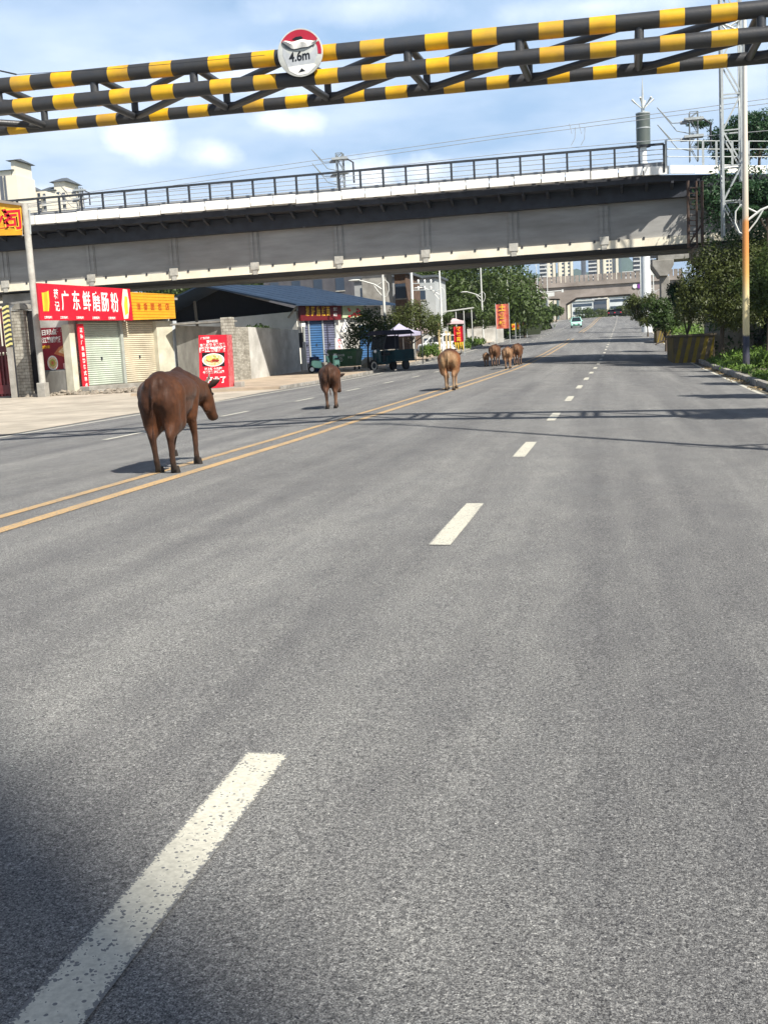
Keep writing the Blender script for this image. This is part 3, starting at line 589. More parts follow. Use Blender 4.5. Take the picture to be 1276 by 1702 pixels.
for dx, c in ((0, YLT), (7, YLT), (3.5, ORG)):
    poly(FA, [(69+dx, 486), (74+dx*.9, 486-dx*.5), (76.5+dx*.8, 502), (77+dx*.6, 517), (72+dx*.6, 517)], c, rs, ru, rz0, .006+.004*(c is ORG)+.002*(dx == 7))
poly(FA, [(204, 480), (211, 481), (215, 506), (213, 529), (206, 530), (202, 505)], mat('print_cream', (.80, .72, .55), .5), rs, ru, rz0, .006)
poly(FA, [(207, 492), (211, 493), (213, 520), (208, 524), (206, 508)], YLT, rs, ru, rz0, .011)
b = MB(); u, z = FA.at(62, 530, OFF)
ys_, yu, yz0 = board(FA, 'shop_sign', [(217, 485), (289, 489), (292, 529), (222, 531.5)], ORG, 'yellow ribbed signboard with faint red characters beside the big red signboard', 'shop sign', off=.5)
b = MB()
for k in range(9):
    y = 488+k*4.9; a = FA.at(219, y-.6, .5); c = FA.at(290, y+1.6-.35*k*.5, .5); b.beam((a[0]-yu, -.004, a[1]-yz0), (c[0]-yu, -.004, c[1]-yz0), .02, .02)
b.build('rib', mat('rib_ochre', (.55, .26, .02), .5), ys_)
for ch, px in zip('清香面包店', (230, 241.5, 253, 265, 277.5)): put(ch, px, 510, 12, mat('faded_red', (.55, .10, .02), .6), ys_, yu, yz0, off=.5, k=.03, bold=.0, wide=.8)
# vertical red banner
vb, vu, vz = board(FA, 'vertical_banner', [(129, 538), (138.5, 538), (149, 647), (140, 649)], RED, 'narrow vertical red banner with white characters left of the first shutter', 'banner', off=.35, thick=.1)
for i, ch in enumerate('正宗广东肠粉各式早点'): put(ch, 134.5+i*1.0, 549+i*10.2, 7.5, WHT, vb, vu, vz, off=.35, wide=.8, bold=.02)
# poster wall niche
_n = Vector((FA.d.y, -FA.d.x, 0)); _c = FA.o+FA.d*(uS-.45)-_n*.35; FP = Facade(((_c-_n*4.5).x, (_c-_n*4.5).y), (_c.x, _c.y))
pw = FP.root('poster_wall', 'low rough concrete wall below the red food poster on the shop side', 'wall')
a = FP.at(58, 620); c = FP.at(131, 620); b = MB(); b.box(a[0], c[0], -.35, -.04, -.2, FP.at(95, 616)[1]); b.build('wall_base', GRY, pw, bevel=.03)
e = FP.at(117, 600)
b = MB(); b.box(e[0], c[0]+.02, -.38, -.03, -.15, FP.at(128, 538)[1]); b.build('plaster_pillar', PLAS, pw, bevel=.02)
pp, pu, pz_ = board(FP, 'food_poster', [(62, 545), (122, 543), (122, 612), (64, 616)], REDD, 'dark red food poster with noodles and white characters on the low concrete wall', 'poster', off=.04, thick=.03)
kw = dict(fac=FP, off=.04)
put('每日现点', 77, 553, 9.5, WHT, pp, pu, pz_, wide=1.25, k=.008, **kw); put('隆江猪脚饭', 82, 565.5, 9.5, WHT, pp, pu, pz_, wide=1.12, k=.008, **kw); put('现做现卖', 76, 577, 5, YLT, pp, pu, pz_, k=.008, **kw)
for i, dx in enumerate((0, 7, 14)): put('C', 95+dx, 549, 8, mat('ring_grey', (.45, .36, .36), .6), pp, pu, pz_, k=.008, bold=0., **kw)
def dish(fac, px, py, r, off, t, u0, z0, ms, k=.01):
    u, z = fac.at(px, py, off); rw = abs(fac.at(px, py-r, off)[1]-z)
    for q, (f, m) in enumerate(ms):
        b = MB(); n = 22; b.prism([(u-u0+rw*f*math.cos(2*math.pi*i/n)*(1+.06*math.sin(i*5*q)), z-z0+rw*f*.92*math.sin(2*math.pi*i/n)*(1+.06*math.cos(i*3*q))) for i in range(n)], 1, -k-.004*q-.003, -k-.004*q); b.build('print', m, t)
dish(FP, 88, 603, 12.5, .04, pp, pu, pz_, ((1, WHT), (.86, CREAM), (.55, GRNF), (.3, FLESH)))
poly(FP, [(90, 588), (98, 577), (108, 572), (118, 573), (121, 590), (116, 598), (104, 592)], FLESH, pp, pu, pz_, .008, .04)
poly(FP, [(97, 585), (105, 577), (113, 580), (116, 590), (108, 588)], CREAM, pp, pu, pz_, .013, .04)
poly(FP, [(105, 604), (121, 598), (121, 609), (107, 614)], mat('print_pink', (.75, .45, .42), .5), pp, pu, pz_, .008, .04)
# white pole with the yellow flame-lettered sign
bp = gp(63, 661); bp = Vector((bp.x, min(bp.y, 48.3), 0)); bp = GX(63, 48.3)
pl = thing('sign_pole', bp, 'thick white steel pole rising between the gate and the red poster', 'pole')
zt = Wp(40, 395, bp.y).z; b = MB(); b.tube([(0, 0, -.3), (0, 0, Wp(35, 345, bp.y).z)], .16, 16); b.build('shaft', STEEL, pl, smooth=True)
b = MB(); b.box(-.22, .22, -.22, .22, -.1, .7); b.build('foot', CONC, pl, bevel=.03)
sgn = thing('hanging_sign', Wp(0, 392, bp.y-.25), 'orange sign with red flame lettering on top of the white pole', 'sign', 0)
q0 = Wp(-42, 392, bp.y-.25); q1 = Wp(35, 390, bp.y-.25); q2 = Wp(33, 340, bp.y-.25); q3 = Wp(-42, 331, bp.y-.25)
b = MB(); b.prism([(p.x, p.z) for p in (q0, q1, q2, q3)], 1, bp.y-.25, bp.y-.12); b.build('panel', ORG, sgn, world=True)
b = MB(); b.prism([(p.x, p.z) for p in (Wp(-42, 331, bp.y-.3), Wp(34, 341, bp.y-.3), Wp(34, 337, bp.y-.3), Wp(-42, 325, bp.y-.3))], 1, bp.y-.35, bp.y+.1); b.build('top_cover', mat('sheet_grey_brown', (.30, .26, .22), .7), sgn, world=True)
hz_ = abs(q2.z-q1.z)
for ch, px in (('限', -32), ('公', -2 if 0 else 4), ('司', 22)):
    p = Wp(px, 367, bp.y-.25)
    textmesh('lettering', ch, hz_*.78, YLT, sgn, (p.x-.04, p.y-.006, p.z), world=True, bold=.06, depth=.003); textmesh('lettering', ch, hz_*.74, RED, sgn, (p.x, p.y-.014, p.z), world=True, bold=.02, depth=.003)
b = MB()
fr = [Wp(px, py, bp.y) for px, py in ((36, 346), (49, 349), (51, 389), (37, 391))]
for i in range(4): b.tube([fr[i], fr[(i+1) % 4]], .035, 8)
b.build('bracket_frame', GALV, sgn, world=True)
# gate post of grey blocks, striped guard, dark red gate
def fbox(mb, x0, x1, yt, yb, Y, dep, ground=True):
    c = Wp((x0+x1)/2, yb, Y); l = Wp(x0, (yt+yb)/2, Y).x; r = Wp(x1, (yt+yb)/2, Y).x; zt = Wp((x0+x1)/2, yt, Y).z; return mb.box(l, r, Y, Y+dep, (G(c.x, Y)-.2) if ground else c.z, zt)
def blockmat(name, c1, c2, mortar, sc, bw=.5, rh=.25):
    m = bpy.data.materials.new(name); m.use_nodes = True; t = m.node_tree; bb = t.nodes['Principled BSDF']; bb.inputs['Roughness'].default_value = .95
    c = t.nodes.new('ShaderNodeTexCoord'); mp = t.nodes.new('ShaderNodeMapping'); mp.inputs['Rotation'].default_value = (R(90), 0, 0); br_ = t.nodes.new('ShaderNodeTexBrick'); br_.inputs['Scale'].default_value = sc; br_.inputs['Color1'].default_value = (*c1, 1); br_.inputs['Color2'].default_value = (*c2, 1); br_.inputs['Mortar'].default_value = (*mortar, 1); br_.inputs['Mortar Size'].default_value = .025
    s = t.nodes.new('ShaderNodeSeparateXYZ'); t.links.new(c.outputs['Object'], s.inputs[0]); cb = t.nodes.new('ShaderNodeCombineXYZ'); t.links.new(wmath('ADD', s.outputs[0], s.outputs[1], t), cb.inputs[0]); t.links.new(s.outputs[2], cb.inputs[1]); t.links.new(cb.outputs[0], br_.inputs[0])
    n = t.nodes.new('ShaderNodeTexNoise'); n.inputs['Scale'].default_value = 3; n.inputs['Detail'].default_value = 8; t.links.new(c.outputs['Object'], n.inputs[0]); mx = t.nodes.new('ShaderNodeMixRGB'); mx.blend_type = 'MULTIPLY'; mx.inputs[0].default_value = .7
    rp = t.nodes.new('ShaderNodeValToRGB'); rp.color_ramp.elements[0].position = .35; rp.color_ramp.elements[0].color = (.45, .43, .4, 1); rp.color_ramp.elements[1].position = .6; t.links.new(n.outputs[0], rp.inputs[0]); t.links.new(br_.outputs[0], mx.inputs[1]); t.links.new(rp.outputs[0], mx.inputs[2]); t.links.new(mx.outputs[0], bb.inputs[0])
    bpn = t.nodes.new('ShaderNodeBump'); bpn.inputs['Strength'].default_value = .5; bpn.inputs['Distance'].default_value = .02; t.links.new(br_.outputs['Fac'], bpn.inputs['Height']); bpn.invert = True; t.links.new(bpn.outputs[0], bb.inputs['Normal']); return m
BLOCK = blockmat('grey_blocks', (.42, .40, .34), (.36, .34, .29), (.22, .2, .17), 1.6)
Yg = 49.3
gpst = thing('gate_post', GX(40, Yg), 'grey block gate post with a rounded top beside the dark red gate', 'gate post')
b = MB(); fbox(b, 24, 45, 515, 650, Yg, .55); b.build('post_body', BLOCK, gpst, world=True, bevel=.02)
l = Wp(21.5, 515, Yg); r = Wp(46.5, 515, Yg); cx_ = (l.x+r.x)/2; rr_ = (r.x-l.x)/2
b = MB(); b.prism([(cx_+rr_*math.cos(t), l.z+.012+rr_*.72*math.sin(t)) for t in [math.pi*i/14 for i in range(15)]], 1, Yg-.08, Yg+.6); b.build('post_cap', GRY, gpst, world=True)
b = MB(); fbox(b, 50, 57, 516, 640, Yg+.3, .3); b.build('dark_jamb', DARK, gpst, world=True)
gd = thing('guard_post', GX(14, Yg-.4), 'slim black and yellow striped guard post in front of the dark red gate', 'guard post')
l = Wp(14, 505, Yg-.4); gz_ = gd.location.z; n = 9; zz = Wp(17, 575, Yg-.4).z; b = MB()
for i in range(n*2):
    z0 = zz+(l.z-zz)*i/(n*2); z1 = zz+(l.z-zz)*(i+1)/(n*2); b.cur = i % 2
    b.add([(-.13, -.1, z0-gz_-.05), (.13, -.1, z0-gz_+.06), (.13, .1, z0-gz_+.06), (-.13, .1, z0-gz_-.05), (-.13, -.1, z1-gz_-.05), (.13, -.1, z1-gz_+.06), (.13, .1, z1-gz_+.06), (-.13, .1, z1-gz_-.05)], [(0, 1, 5, 4), (1, 2, 6, 5), (2, 3, 7, 6), (3, 0, 4, 7)]+([(4, 5, 6, 7)] if i == n*2-1 else []))
b.build('striped_tube', [mat('stripe_pale_yellow', (.68, .62, .25), .6), BLK], gd)
b = MB(); b.box(-.12, .12, -.09, .09, -.1, zz-gz_-.06); b.build('foot', CONC, gd)
gate = thing('metal_gate', GX(-5, Yg+.3), 'dark red steel gate with upright bars at the left edge', 'gate')
GR = mat('gate_dark_red', (.14, .02, .025), .5, (.09, .012, .016), 3, dirt=.2, spec=.4)
for px in range(-60, 12, 6):
    p = Wp(px+4, 600, Yg+.3); b = MB(); b.box(p.x-.04, p.x+.04, p.y-.03, p.y+.03, G(p.x, p.y)+.1, Wp(px, 515, Yg+.3).z); b.build('bar', GR, gate, world=True)
b = MB(); x0, x1 = Wp(-60, 560, Yg+.3).x, Wp(15, 560, Yg+.3).x
for py, h_ in ((512, .12), (575, .3), (640, .45)): z = Wp(5, py, Yg+.3).z; b = MB(); b.box(x0, x1, Yg+.24, Yg+.36, z-h_, z); b.build('gate_rail', GR, gate, world=True)
b = MB(); b.box(x0, x1, Yg+.38, Yg+.42, G(x0, Yg)+.1, Wp(5, 590, Yg).z); b.build('gate_panel', GR, gate, world=True)
# rubble heap
def rubble(c, rx, ry, h, n, label, s=.16):
    b = MB()
    for i in range(n):
        a = random.uniform(0, 6.28); q = random.random()**.6; b.ball((c.x+math.cos(a)*rx*q, c.y+math.sin(a)*ry*q, c.z+h*(1-q)*random.random()+.03), s*random.uniform(.4, 1), s*random.uniform(.4, 1), s*random.uniform(.3, .7), 6, 4, .25)
    o = b.build('rubble_heap', mat('rubble', (.36, .31, .25), 1., (.17, .15, .12), 5)); return tag(o, label, 'rubble', kind='stuff')
random.seed(4); rubble(gp(38, 654), 1.4, .8, .5, 160, 'loose brown rubble at the foot of the gate post'); rubble(gp(110, 657), 2.4, .5, .2, 110, 'broken concrete lumps along the foot of the poster wall'); rubble(gp(215, 652), 2.8, .9, .25, 160, 'broken stones before the shop step')
# ------------------------------------------------------------------ walls right of the shop
wc = thing('yard_wall', (-21.5, 55.5, 0), 'stained grey concrete yard wall between the shop and the red menu board', 'wall')
def wallseg(mb, p0, p1, h0, h1, th=.22):
    p0 = Vector(p0); p1 = Vector(p1); d = (p1-p0).normalized(); n = Vector((-d.y, d.x, 0))*th; g0_, g1_ = G(p0.x, p0.y)-.3, G(p1.x, p1.y)-.3
    v = [p0+Vector((0, 0, g0_)), p1+Vector((0, 0, g1_)), p1+n+Vector((0, 0, g1_)), p0+n+Vector((0, 0, g0_)), p0+Vector((0, 0, h0)), p1+Vector((0, 0, h1)), p1+n+Vector((0, 0, h1)), p0+n+Vector((0, 0, h0))]
    mb.add(v, [(3, 2, 1, 0), (4, 5, 6, 7), (0, 1, 5, 4), (1, 2, 6, 5), (2, 3, 7, 6), (3, 0, 4, 7)])
w0 = Wp(291, 541, 55.8); w1 = Wp(386, 543, 55.2)
b = MB(); wallseg(b, (w0.x, 55.8, 0), (w1.x, 55.2, 0), w0.z, w1.z); b.build('wall_face', GRY, wc, world=True)
b = MB(); b.box(w0.x, w1.x, 55.1, 56.05, w0.z+.003, w0.z+.09); b.build('coping', GRY, wc, world=True)
c0 = Wp(383, 520, 54.9); b = MB(); b.box(c0.x-.5, c0.x+.12, 54.6, 55.1, .1, Wp(383, 527, 54.9).z); b.build('corner_pillar', BLOCK, wc, world=True, bevel=.03)
wd = thing('plaster_wall', (-20, 58, 0), 'white plastered wall half in shadow with a flared stone end beside the red menu board', 'wall')
w2 = Wp(388, 543, 55.2); w3 = Wp(412, 543, 56.5); w4 = Wp(496, 548, 65.)
b = MB(); wallseg(b, (w2.x, 55.2, 0), (w3.x, 56.5, 0), w2.z, w3.z); b.build('rough_end', blockmat('rubble_stone', (.46, .44, .38), (.30, .28, .24), (.16, .15, .12), 3.2), wd, world=True)
b = MB(); wallseg(b, (w3.x, 56.5, 0), (w4.x, 65., 0), w3.z, w4.z); b.build('wall_face', WPL, wd, world=True)
b = MB(); b.box(w3.x+.35, w3.x+1.15, 58.2, 58.5, .4, 1.9) if 0 else None
# sheet roof behind the yard wall and a post
q = Wp(323, 500, 60); b = MB(); b.tube([(q.x+.2, 60, .3), (q.x, 60, q.z)], .09, 8); o = b.build('timber_post', mat('weathered_wood', (.32, .27, .22), .9, (.2, .17, .13), 8, stretch=(1, 1, .2))); tag(o, 'weathered upright timber standing behind the grey yard wall', 'post')
# ------------------------------------------------------------------ red menu board on the kerb
mbp = gp(356, 655); FM = Facade((Wp(334, 650, 43.6).x, 43.6), (Wp(378, 648, 43.9).x, 43.9))
mbt, mu, mz = board(FM, 'menu_board', [(330, 557), (376.5, 556), (381, 643), (332, 646)], RED, 'tall red menu board with a plate of food and white characters by the kerb', 'menu board', off=0., thick=.14)
km = dict(fac=FM, off=0.)
RF = mat('menu_side_red', (.42, .03, .035), .5, (.6, .2, .2), 9)
r0 = FM.at(376.5, 556, 0); r1 = FM.at(381, 643, 0); b = MB(); b.add([(r0[0]-mu+.004, -.02, r0[1]-mz), (r1[0]-mu+.004, -.02, r1[1]-mz), (r1[0]-mu+.2, .5, r1[1]-mz), (r0[0]-mu+.18, .5, r0[1]-mz)], [(0, 1, 2, 3)]); b.build('side_panel', RF, mbt)
put('广东风味', 341, 562, 4, WHT, mbt, mu, mz, wide=.9, k=.006, **km); put('营业时间', 352.5, 567.5, 5, WHT, mbt, mu, mz, wide=.9, k=.006, **km); put('早餐肠粉 午餐快餐', 353.5, 573.5, 5.2, WHT, mbt, mu, mz, wide=.95, k=.006, **km)
put('隆江猪脚饭', 353.5, 581, 8.5, WHT, mbt, mu, mz, wide=1.0, k=.006, **km)
poly(FM, [(335.5, 586), (373, 585.5), (373.5, 608.5), (336.5, 609)], DARK, mbt, mu, mz, .004, 0.)
u0_, z0_ = FM.at(354.5, 598, 0); rw = FM.at(373, 598, 0)[0]-u0_; rh = FM.at(354.5, 587, 0)[1]-z0_
for f, m, k in ((1, WHT, .009), (.88, CREAM, .013)):
    b = MB(); b.prism([(u0_-mu+rw*f*math.cos(i*.2618), z0_-mz+rh*f*math.sin(i*.2618)) for i in range(24)], 1, -k-.003, -k); b.build('print', m, mbt)
random.seed(8)
for i in range(16):
    a = random.uniform(0, 6.28); q = random.random()*.62; cxx = u0_-mu+rw*q*math.cos(a); czz = z0_-mz+rh*q*math.sin(a); s = rw*random.uniform(.1, .24)
    m = (GRNF if math.sin(a) > .2 else (FLESH if math.cos(a) < .2 else mat('food_red', (.36, .03, .02), .5, (.2, .02, .01), 20))); b = MB(); b.prism([(cxx+s*math.cos(j*1.05), czz+s*.6*math.sin(j*1.05)) for j in range(6)], 1, -.019-.0012*i, -.017-.0012*i); b.build('print', m, mbt)
dish(FM, 348, 595, 4.5, 0., mbt, mu, mz, ((1, mat('egg_yellow', (.85, .68, .15), .5)),), k=.04)
put('现上新 十元起', 354.5, 613, 4.6, WHT, mbt, mu, mz, wide=.95, k=.006, **km); put('午餐快餐 送货上门', 355, 618.5, 4.6, WHT, mbt, mu, mz, wide=.88, k=.006, **km); put('开业了', 360, 632, 11, WHT, mbt, mu, mz, wide=.95, k=.006, **km)
p0 = GX(356, 43.7); b = MB(); b.box(p0.x-.55, p0.x+.72, 43.6, 44.15, p0.z-.1, FM.at(360, 645, 0)[1]); b.build('concrete_foot', CONC, mbt, world=True, bevel=.02)
b = MB(); p0 = GX(390, 44.4); b.box(p0.x-.15, p0.x+.2, 44.3, 44.7, p0.z, p0.z+.36); o = b.build('concrete_block', CONC, bevel=.02); tag(o, 'small loose concrete block right of the red menu board', 'block')
# ------------------------------------------------------------------ blue roofed building
K0 = Wp(502, 600, 69.); ang = math.atan2(8., 4.6)
F2 = Facade((K0.x, K0.y), (K0.x+4.6, K0.y+8.0)); gk = G(K0.x, 69)
bb = F2.root('roller_shop_building', 'white walled building with a dark blue gable roof and blue roller shutters', 'building')
ze = F2.at(502, 508)[1]; Lb = F2.at(632, 505)[0]; Wb = 17.; zr = ze+1.95
# local: u along long side (x), depth y>0 away from the street
b = MB(); b.box(.0, Lb, .0, .25, gk-.3, ze); b.build('street_wall', WPL, bb)
b = MB(); b.box(-.25, -.003, .0, Wb, gk-.3, ze-.35); b.build('gable_wall', mat('gable_lit_white', (.88, .86, .78), .9, (.72, .70, .62), 1.2, dirt=.2), bb)  # wall coloured lighter than the others to stand for direct sun
b = MB(); b.prism([(.6, ze-.5), (Wb-.6, ze-.5), (Wb-.6, ze-.2), (Wb/2, zr-.25), (.6, ze-.2)], 0, .6, .65); b.build('gable_shade_sheet', DARK, bb)  # near-black sheet added for the shaded inside of the open gable
b = MB(); b.box(-.02, Lb, Wb-.2, Wb, gk-.3, ze); b.build('rear_wall', WPL, bb)
def roofside(y0, y1, za, zb_, name='roof'):
    b = MB(); t = .12; x0, x1 = -1.1, Lb+.6
    b.add([(x0, y0, za), (x1, y0, za), (x1, y1, zb_), (x0, y1, zb_), (x0, y0, za+t), (x1, y0, za+t), (x1, y1, zb_+t), (x0, y1, zb_+t)], [(3, 2, 1, 0), (4, 5, 6, 7), (0, 1, 5, 4), (1, 2, 6, 5), (2, 3, 7, 6), (3, 0, 4, 7)])
    x = x0+.4
    while x < x1: b.beam((x, y0+.02, za+t+.006), (x, y1, zb_+t+.006), .04, .02); x += 1.1
    b.build(name, NAVY, bb)
roofside(-.9, Wb/2, ze-.05, zr); roofside(Wb+.9, Wb/2+.01, ze-.05, zr, 'roof')
b = MB(); b.beam((-.9, .1, ze-.75), (-.9, -.7, ze-.12), .09); b.build('roof_brace', mat('timber_pale', (.4, .36, .28), .9), bb)
# shutters along the street wall
zs0 = F2.at(520, 603)[1]; zs1 = F2.at(520, 532)[1]
us = [F2.at(px, 560)[0] for px in (504, 512, 535, 556, 563)]
for i, m in enumerate((SHUP, SHUB, SHUP)):
    shutter(us[i]+.06, us[i+1]-.06, zs0, zs1, -.06, m, bb, .16)
for u in us[:4]:
    b = MB(); b.box(u-.055, u+.055, -.14, -.065, zs0, zs1); b.build('shutter_guide', GALV, bb)
b = MB(); b.box(-.3, 7.5, -1.4, -.002, gk-.3, zs0-.01); b.build('platform', CONC, bb, bevel=.03)
u6, u7 = F2.at(597, 560)[0], F2.at(612, 560)[0]
shutter(u6, min(u7+1, Lb-1), zs0-.2, zs1-.4, -.06, SHUB, bb, .16)
ss, su, sz = board(F2, 'shop_sign', [(498.5, 505), (567, 508), (567, 531), (500, 533)], mat('sign_maroon', (.13, .010, .014), .5, (.10, .008, .011), 2), 'dark maroon signboard with yellow characters under the blue roof eave', 'shop sign', off=.35, thick=.2)
for ch, px in zip('湘莊麻辣面', (511, 520, 529, 537.5, 545)): put(ch, px, 518, 16, YLT, ss, su, sz, fac=F2, off=.35, wide=.52, bold=.025)
put('承接 快餐', 557, 514, 6, WHT, ss, su, sz, fac=F2, off=.35, wide=.33); put('电话 预订', 557, 523, 5.5, WHT, ss, su, sz, fac=F2, off=.35, wide=.35)
fb, fu, fz = board(F2, 'painted_sign', [(569, 508), (604, 508), (604, 527), (569, 528)], mat('sign_pale_green', (.50, .55, .38), .6, (.3, .38, .2), 3), 'pale green painted signboard partly hidden by the street tree', 'shop sign', off=.3, thick=.1)
random.seed(5)
for i in range(14):
    px, py = random.uniform(574, 598), random.uniform(511, 524); poly(F2, [(px, py), (px+4, py+1), (px+3, py+4), (px-1, py+3)], random.choice((FLESH, RED, GRNF, REDD)), fb, fu, fz, .004+.004*i, .3, th=.002)
b = MB(); p = F2.at(502, 540, .4); u = p[0]; b.box(u-.1, u+.25, -.45, -.2, p[1]-.1, p[1]+.12); b.build('wall_lamp', WHT, bb)
b = MB(); b.box(-.7, -.3, -.5, -.26, gk+.2, gk+2.6) if 0 else None
mbx = thing('meter_box', GX(499.5, 67.2), 'dark meter box on a white post at the corner of the blue roofed building', 'meter box')
b = MB(); b.box(-.22, .12, -.1, .12, 1.55-.0, 2.5); b.build('box', RAIL, mbx); b = MB(); b.box(-.02, .3, -.08, .1, -.1, 1.9) ; b.build('post', WHT, mbx)
# white vertical notice and small awning
vn, vu2, vz2 = board(F2, 'vertical_notice', [(557, 562), (571, 561), (571.5, 585), (558, 586)], WHT, 'white notice with two pink characters standing behind the green dumpster', 'notice', off=2.2, thick=.08)
put('快', 564, 568, 9, mat('pink_red', (.72, .10, .14), .5), vn, vu2, vz2, fac=F2, off=2.2); put('餐', 564, 579, 9, mat('pink_red', (.72, .1, .14), .5), vn, vu2, vz2, fac=F2, off=2.2)
aw = F2.root('small_parasol', 'small white canopy with red print beside the blue shutters', 'canopy', 0)
q = [F2.at(px, py, 2.) for px, py in ((556, 553), (573, 530), (575, 552))]; b = MB(); b.add([(q[0][0], -2.6, q[0][1]), (q[1][0], -2., q[1][1]), (q[2][0], -1.4, q[2][1]), (q[2][0], -2.6, q[2][1])], [(0, 1, 3), (1, 2, 3), (0, 3, 2), (0, 2, 1)]); b.build('canopy', WHT, aw)
b = MB(); b.tube([(q[1][0], -2., G(-16, 66)-.1), (q[1][0], -2., q[1][1])], .03, 6); b.build('pole', GALV, aw)
# ------------------------------------------------------------------ street lamps
LAMPW = mat('lamp_white', (.66, .67, .64), .45, (.56, .57, .54), 3, spec=.4)
def Yfor(px, xo):
    best = min(np.arange(30, 256, .5), key=lambda Y: abs(Wp(px, 560, Y).x-(xo+drift(Y)))); return float(best)
def ramp_pole():
    m = bpy.data.materials.new('rusty_lamp_pole'); m.use_nodes = True; t = m.node_tree; bb = t.nodes['Principled BSDF']; bb.inputs['Roughness'].default_value = .55
    c = t.nodes.new('ShaderNodeTexCoord'); s = t.nodes.new('ShaderNodeSeparateXYZ'); t.links.new(c.outputs['Object'], s.inputs[0]); n = t.nodes.new('ShaderNodeTexNoise'); n.inputs['Scale'].default_value = 2.5; n.inputs['Detail'].default_value = 8; t.links.new(c.outputs['Object'], n.inputs[0])
    z = wmath('DIVIDE', wmath('ADD', s.outputs[2], wmath('MULTIPLY', wmath('SUBTRACT', n.outputs['Fac'], .5, t), .55, t), t), 12., t)
    r = t.nodes.new('ShaderNodeValToRGB'); e = r.color_ramp.elements; e[0].position = 0.; e[0].color = (.06, .055, .06, 1); e[1].position = 1.; e[1].color = (.62, .62, .58, 1)
    for p, q in ((.04, (.05, .05, .07)), (.085, (.02, .025, .05)), (.112, (.016, .024, .06)), (.118, (.60, .50, .28)), (.22, (.66, .55, .30)), (.30, (.62, .34, .10)), (.36, (.62, .26, .07)), (.45, (.58, .24, .07)), (.465, (.50, .42, .32)), (.60, (.58, .52, .44))): k = e.new(p); k.color = (*q, 1)
    t.links.new(z, r.inputs[0]); t.links.new(r.outputs[0], bb.inputs[0]); return m
def lamp(base, side, h, m, label, group=None, lower=True, upper=True, r=.10, name='street_lamp', zl=5.3):
    t = thing(name, base, label, 'street lamp', 0, group)
    b = MB(); b.tube([(0, 0, -.2), (0, 0, h*.5), (0, 0, h)], [r*1.15, r*.95, r*.6], 14); b.build('pole', m, t, smooth=True)
    b = MB(); b.cbox((0, 0, .05), .5, .5, .1); b.build('base_plate', GALV, t)
    def arm(z, s, L_):
        a = MB(); a.tube([(0, 0, z-.5), (s*L_*.35, 0, z-.12), (s*L_*.8, 0, z+.12), (s*L_, 0, z+.2)], .045, 8); a.tube([(0, 0, z-.95), (s*L_*.25, 0, z-.5), (s*L_*.42, 0, z-.08)], .03, 8)
        a.tube([(0, 0, z-.95), (-s*.22, 0, z-.85), (-s*.36, 0, z-.5), (-s*.34, 0, z-.1), (-s*.16, 0, z+.12), (s*L_*.25, 0, z-.18)], .03, 8); o = a.build('arm', LAMPW, t, smooth=True)
        c = MB(); c.ball((s*(L_+.3), 0, z+.22), .40, .14, .07, 12, 8); c.build('lamp_head', LAMPW, t, smooth=True)
    if upper: arm(h-.1, side, 1.9)
    if lower: arm(zl, -side, 1.5)
    return t
yb_ = gp(1240, 618)
lamp(yb_, -1, 12.5, ramp_pole(), 'rust orange and cream street lamp with a blue foot on the right verge', r=.112, zl=5.9)
lamp(Vector((5.2, 11.4, 0)), -1, 12.5, LAMPW, 'street lamp standing on the near right verge beyond the picture edge')
LG = 'street lamps along the left pavement'
for i, (px, lab) in enumerate(((641, 'pale street lamp rising behind the three wheeler'), (735, 'street lamp with a low arm behind the tan cow'), (803, 'street lamp beside the red fringed banner'), (846, 'street lamp in front of the tall red banner'), (895, 'nearer of the far left lamps before the old underpass'), (912, 'farthest left lamp standing just before the old underpass'))):
    Y = Yfor(px, -14.4); lamp(GX(px, Y), 1, (10.4, 9.2, 10.6, 11, 11.5, 11.5)[i], LAMPW, lab, LG, r=.085, upper=i not in (1, 2))
for i, (px, lab) in enumerate(((1087, 'white street lamp right of the road beside the round bush'), (1066, 'slender lamp far along the right kerb left of the radio mast'))):
    Y = Yfor(px, 5.6) if i == 0 else 185.; lamp(GX(px, Y), -1, 11.5, LAMPW, lab, 'far lamps along the right kerb', r=.11)
sp_ = GX(900, 200); sarm = thing('gantry_sign_arm', sp_, 'white pole with a horizontal sign arm before the old underpass', 'sign pole')
b = MB(); b.tube([(0, 0, -.2), (0, 0, 6.3)], .14, 10); b.tube([(0, 0, 6.0), (4.0, 0, 6.1)], .09, 8); b.build('mast', LAMPW, sarm, smooth=True); b = MB(); b.box(1.1, 2.5, -.06, .03, 5.2, 5.9); b.build('sign_plate', LAMPW, sarm)
b = MB(); b.box(3.8, 4.15, -.1, .1, 5.8, 6.3); b.build('camera_box', LAMPW, sarm)
# power pole pair with crossarms
pY = Yfor(735, -14.4); pf = thing('power_poles', GX(700, pY), 'pair of pale power poles joined by two insulator crossarms', 'power poles')
A_ = [(Wp(683, 447, pY-6), 683, pY-6), (Wp(727, 441, pY), 727, pY)]
for p, px, yy in A_[:1]:
    b = MB(); g = GX(px+4, yy); b.tube([(g.x, yy, g.z-.3), (p.x, yy, p.z+.4)], [.13, .10], 12); b.build('pole', LAMPW, pf, world=True, smooth=True)
for py in (448, 471, 482):
    a = Wp(684, py, pY-6); c = Wp(726, py-1, pY); b = MB(); b.beam(a, c, .07, .07); b.build('crossarm', GALV, pf, world=True)
    for f in (.25, .5, .75):
        q = a*(1-f)+c*f; b = MB(); b.tube([q, q+Vector((0, 0, .18)), q+Vector((0, 0, .3))], [.05, .09, .04], 8); b.build('insulator', WHT, pf, world=True)
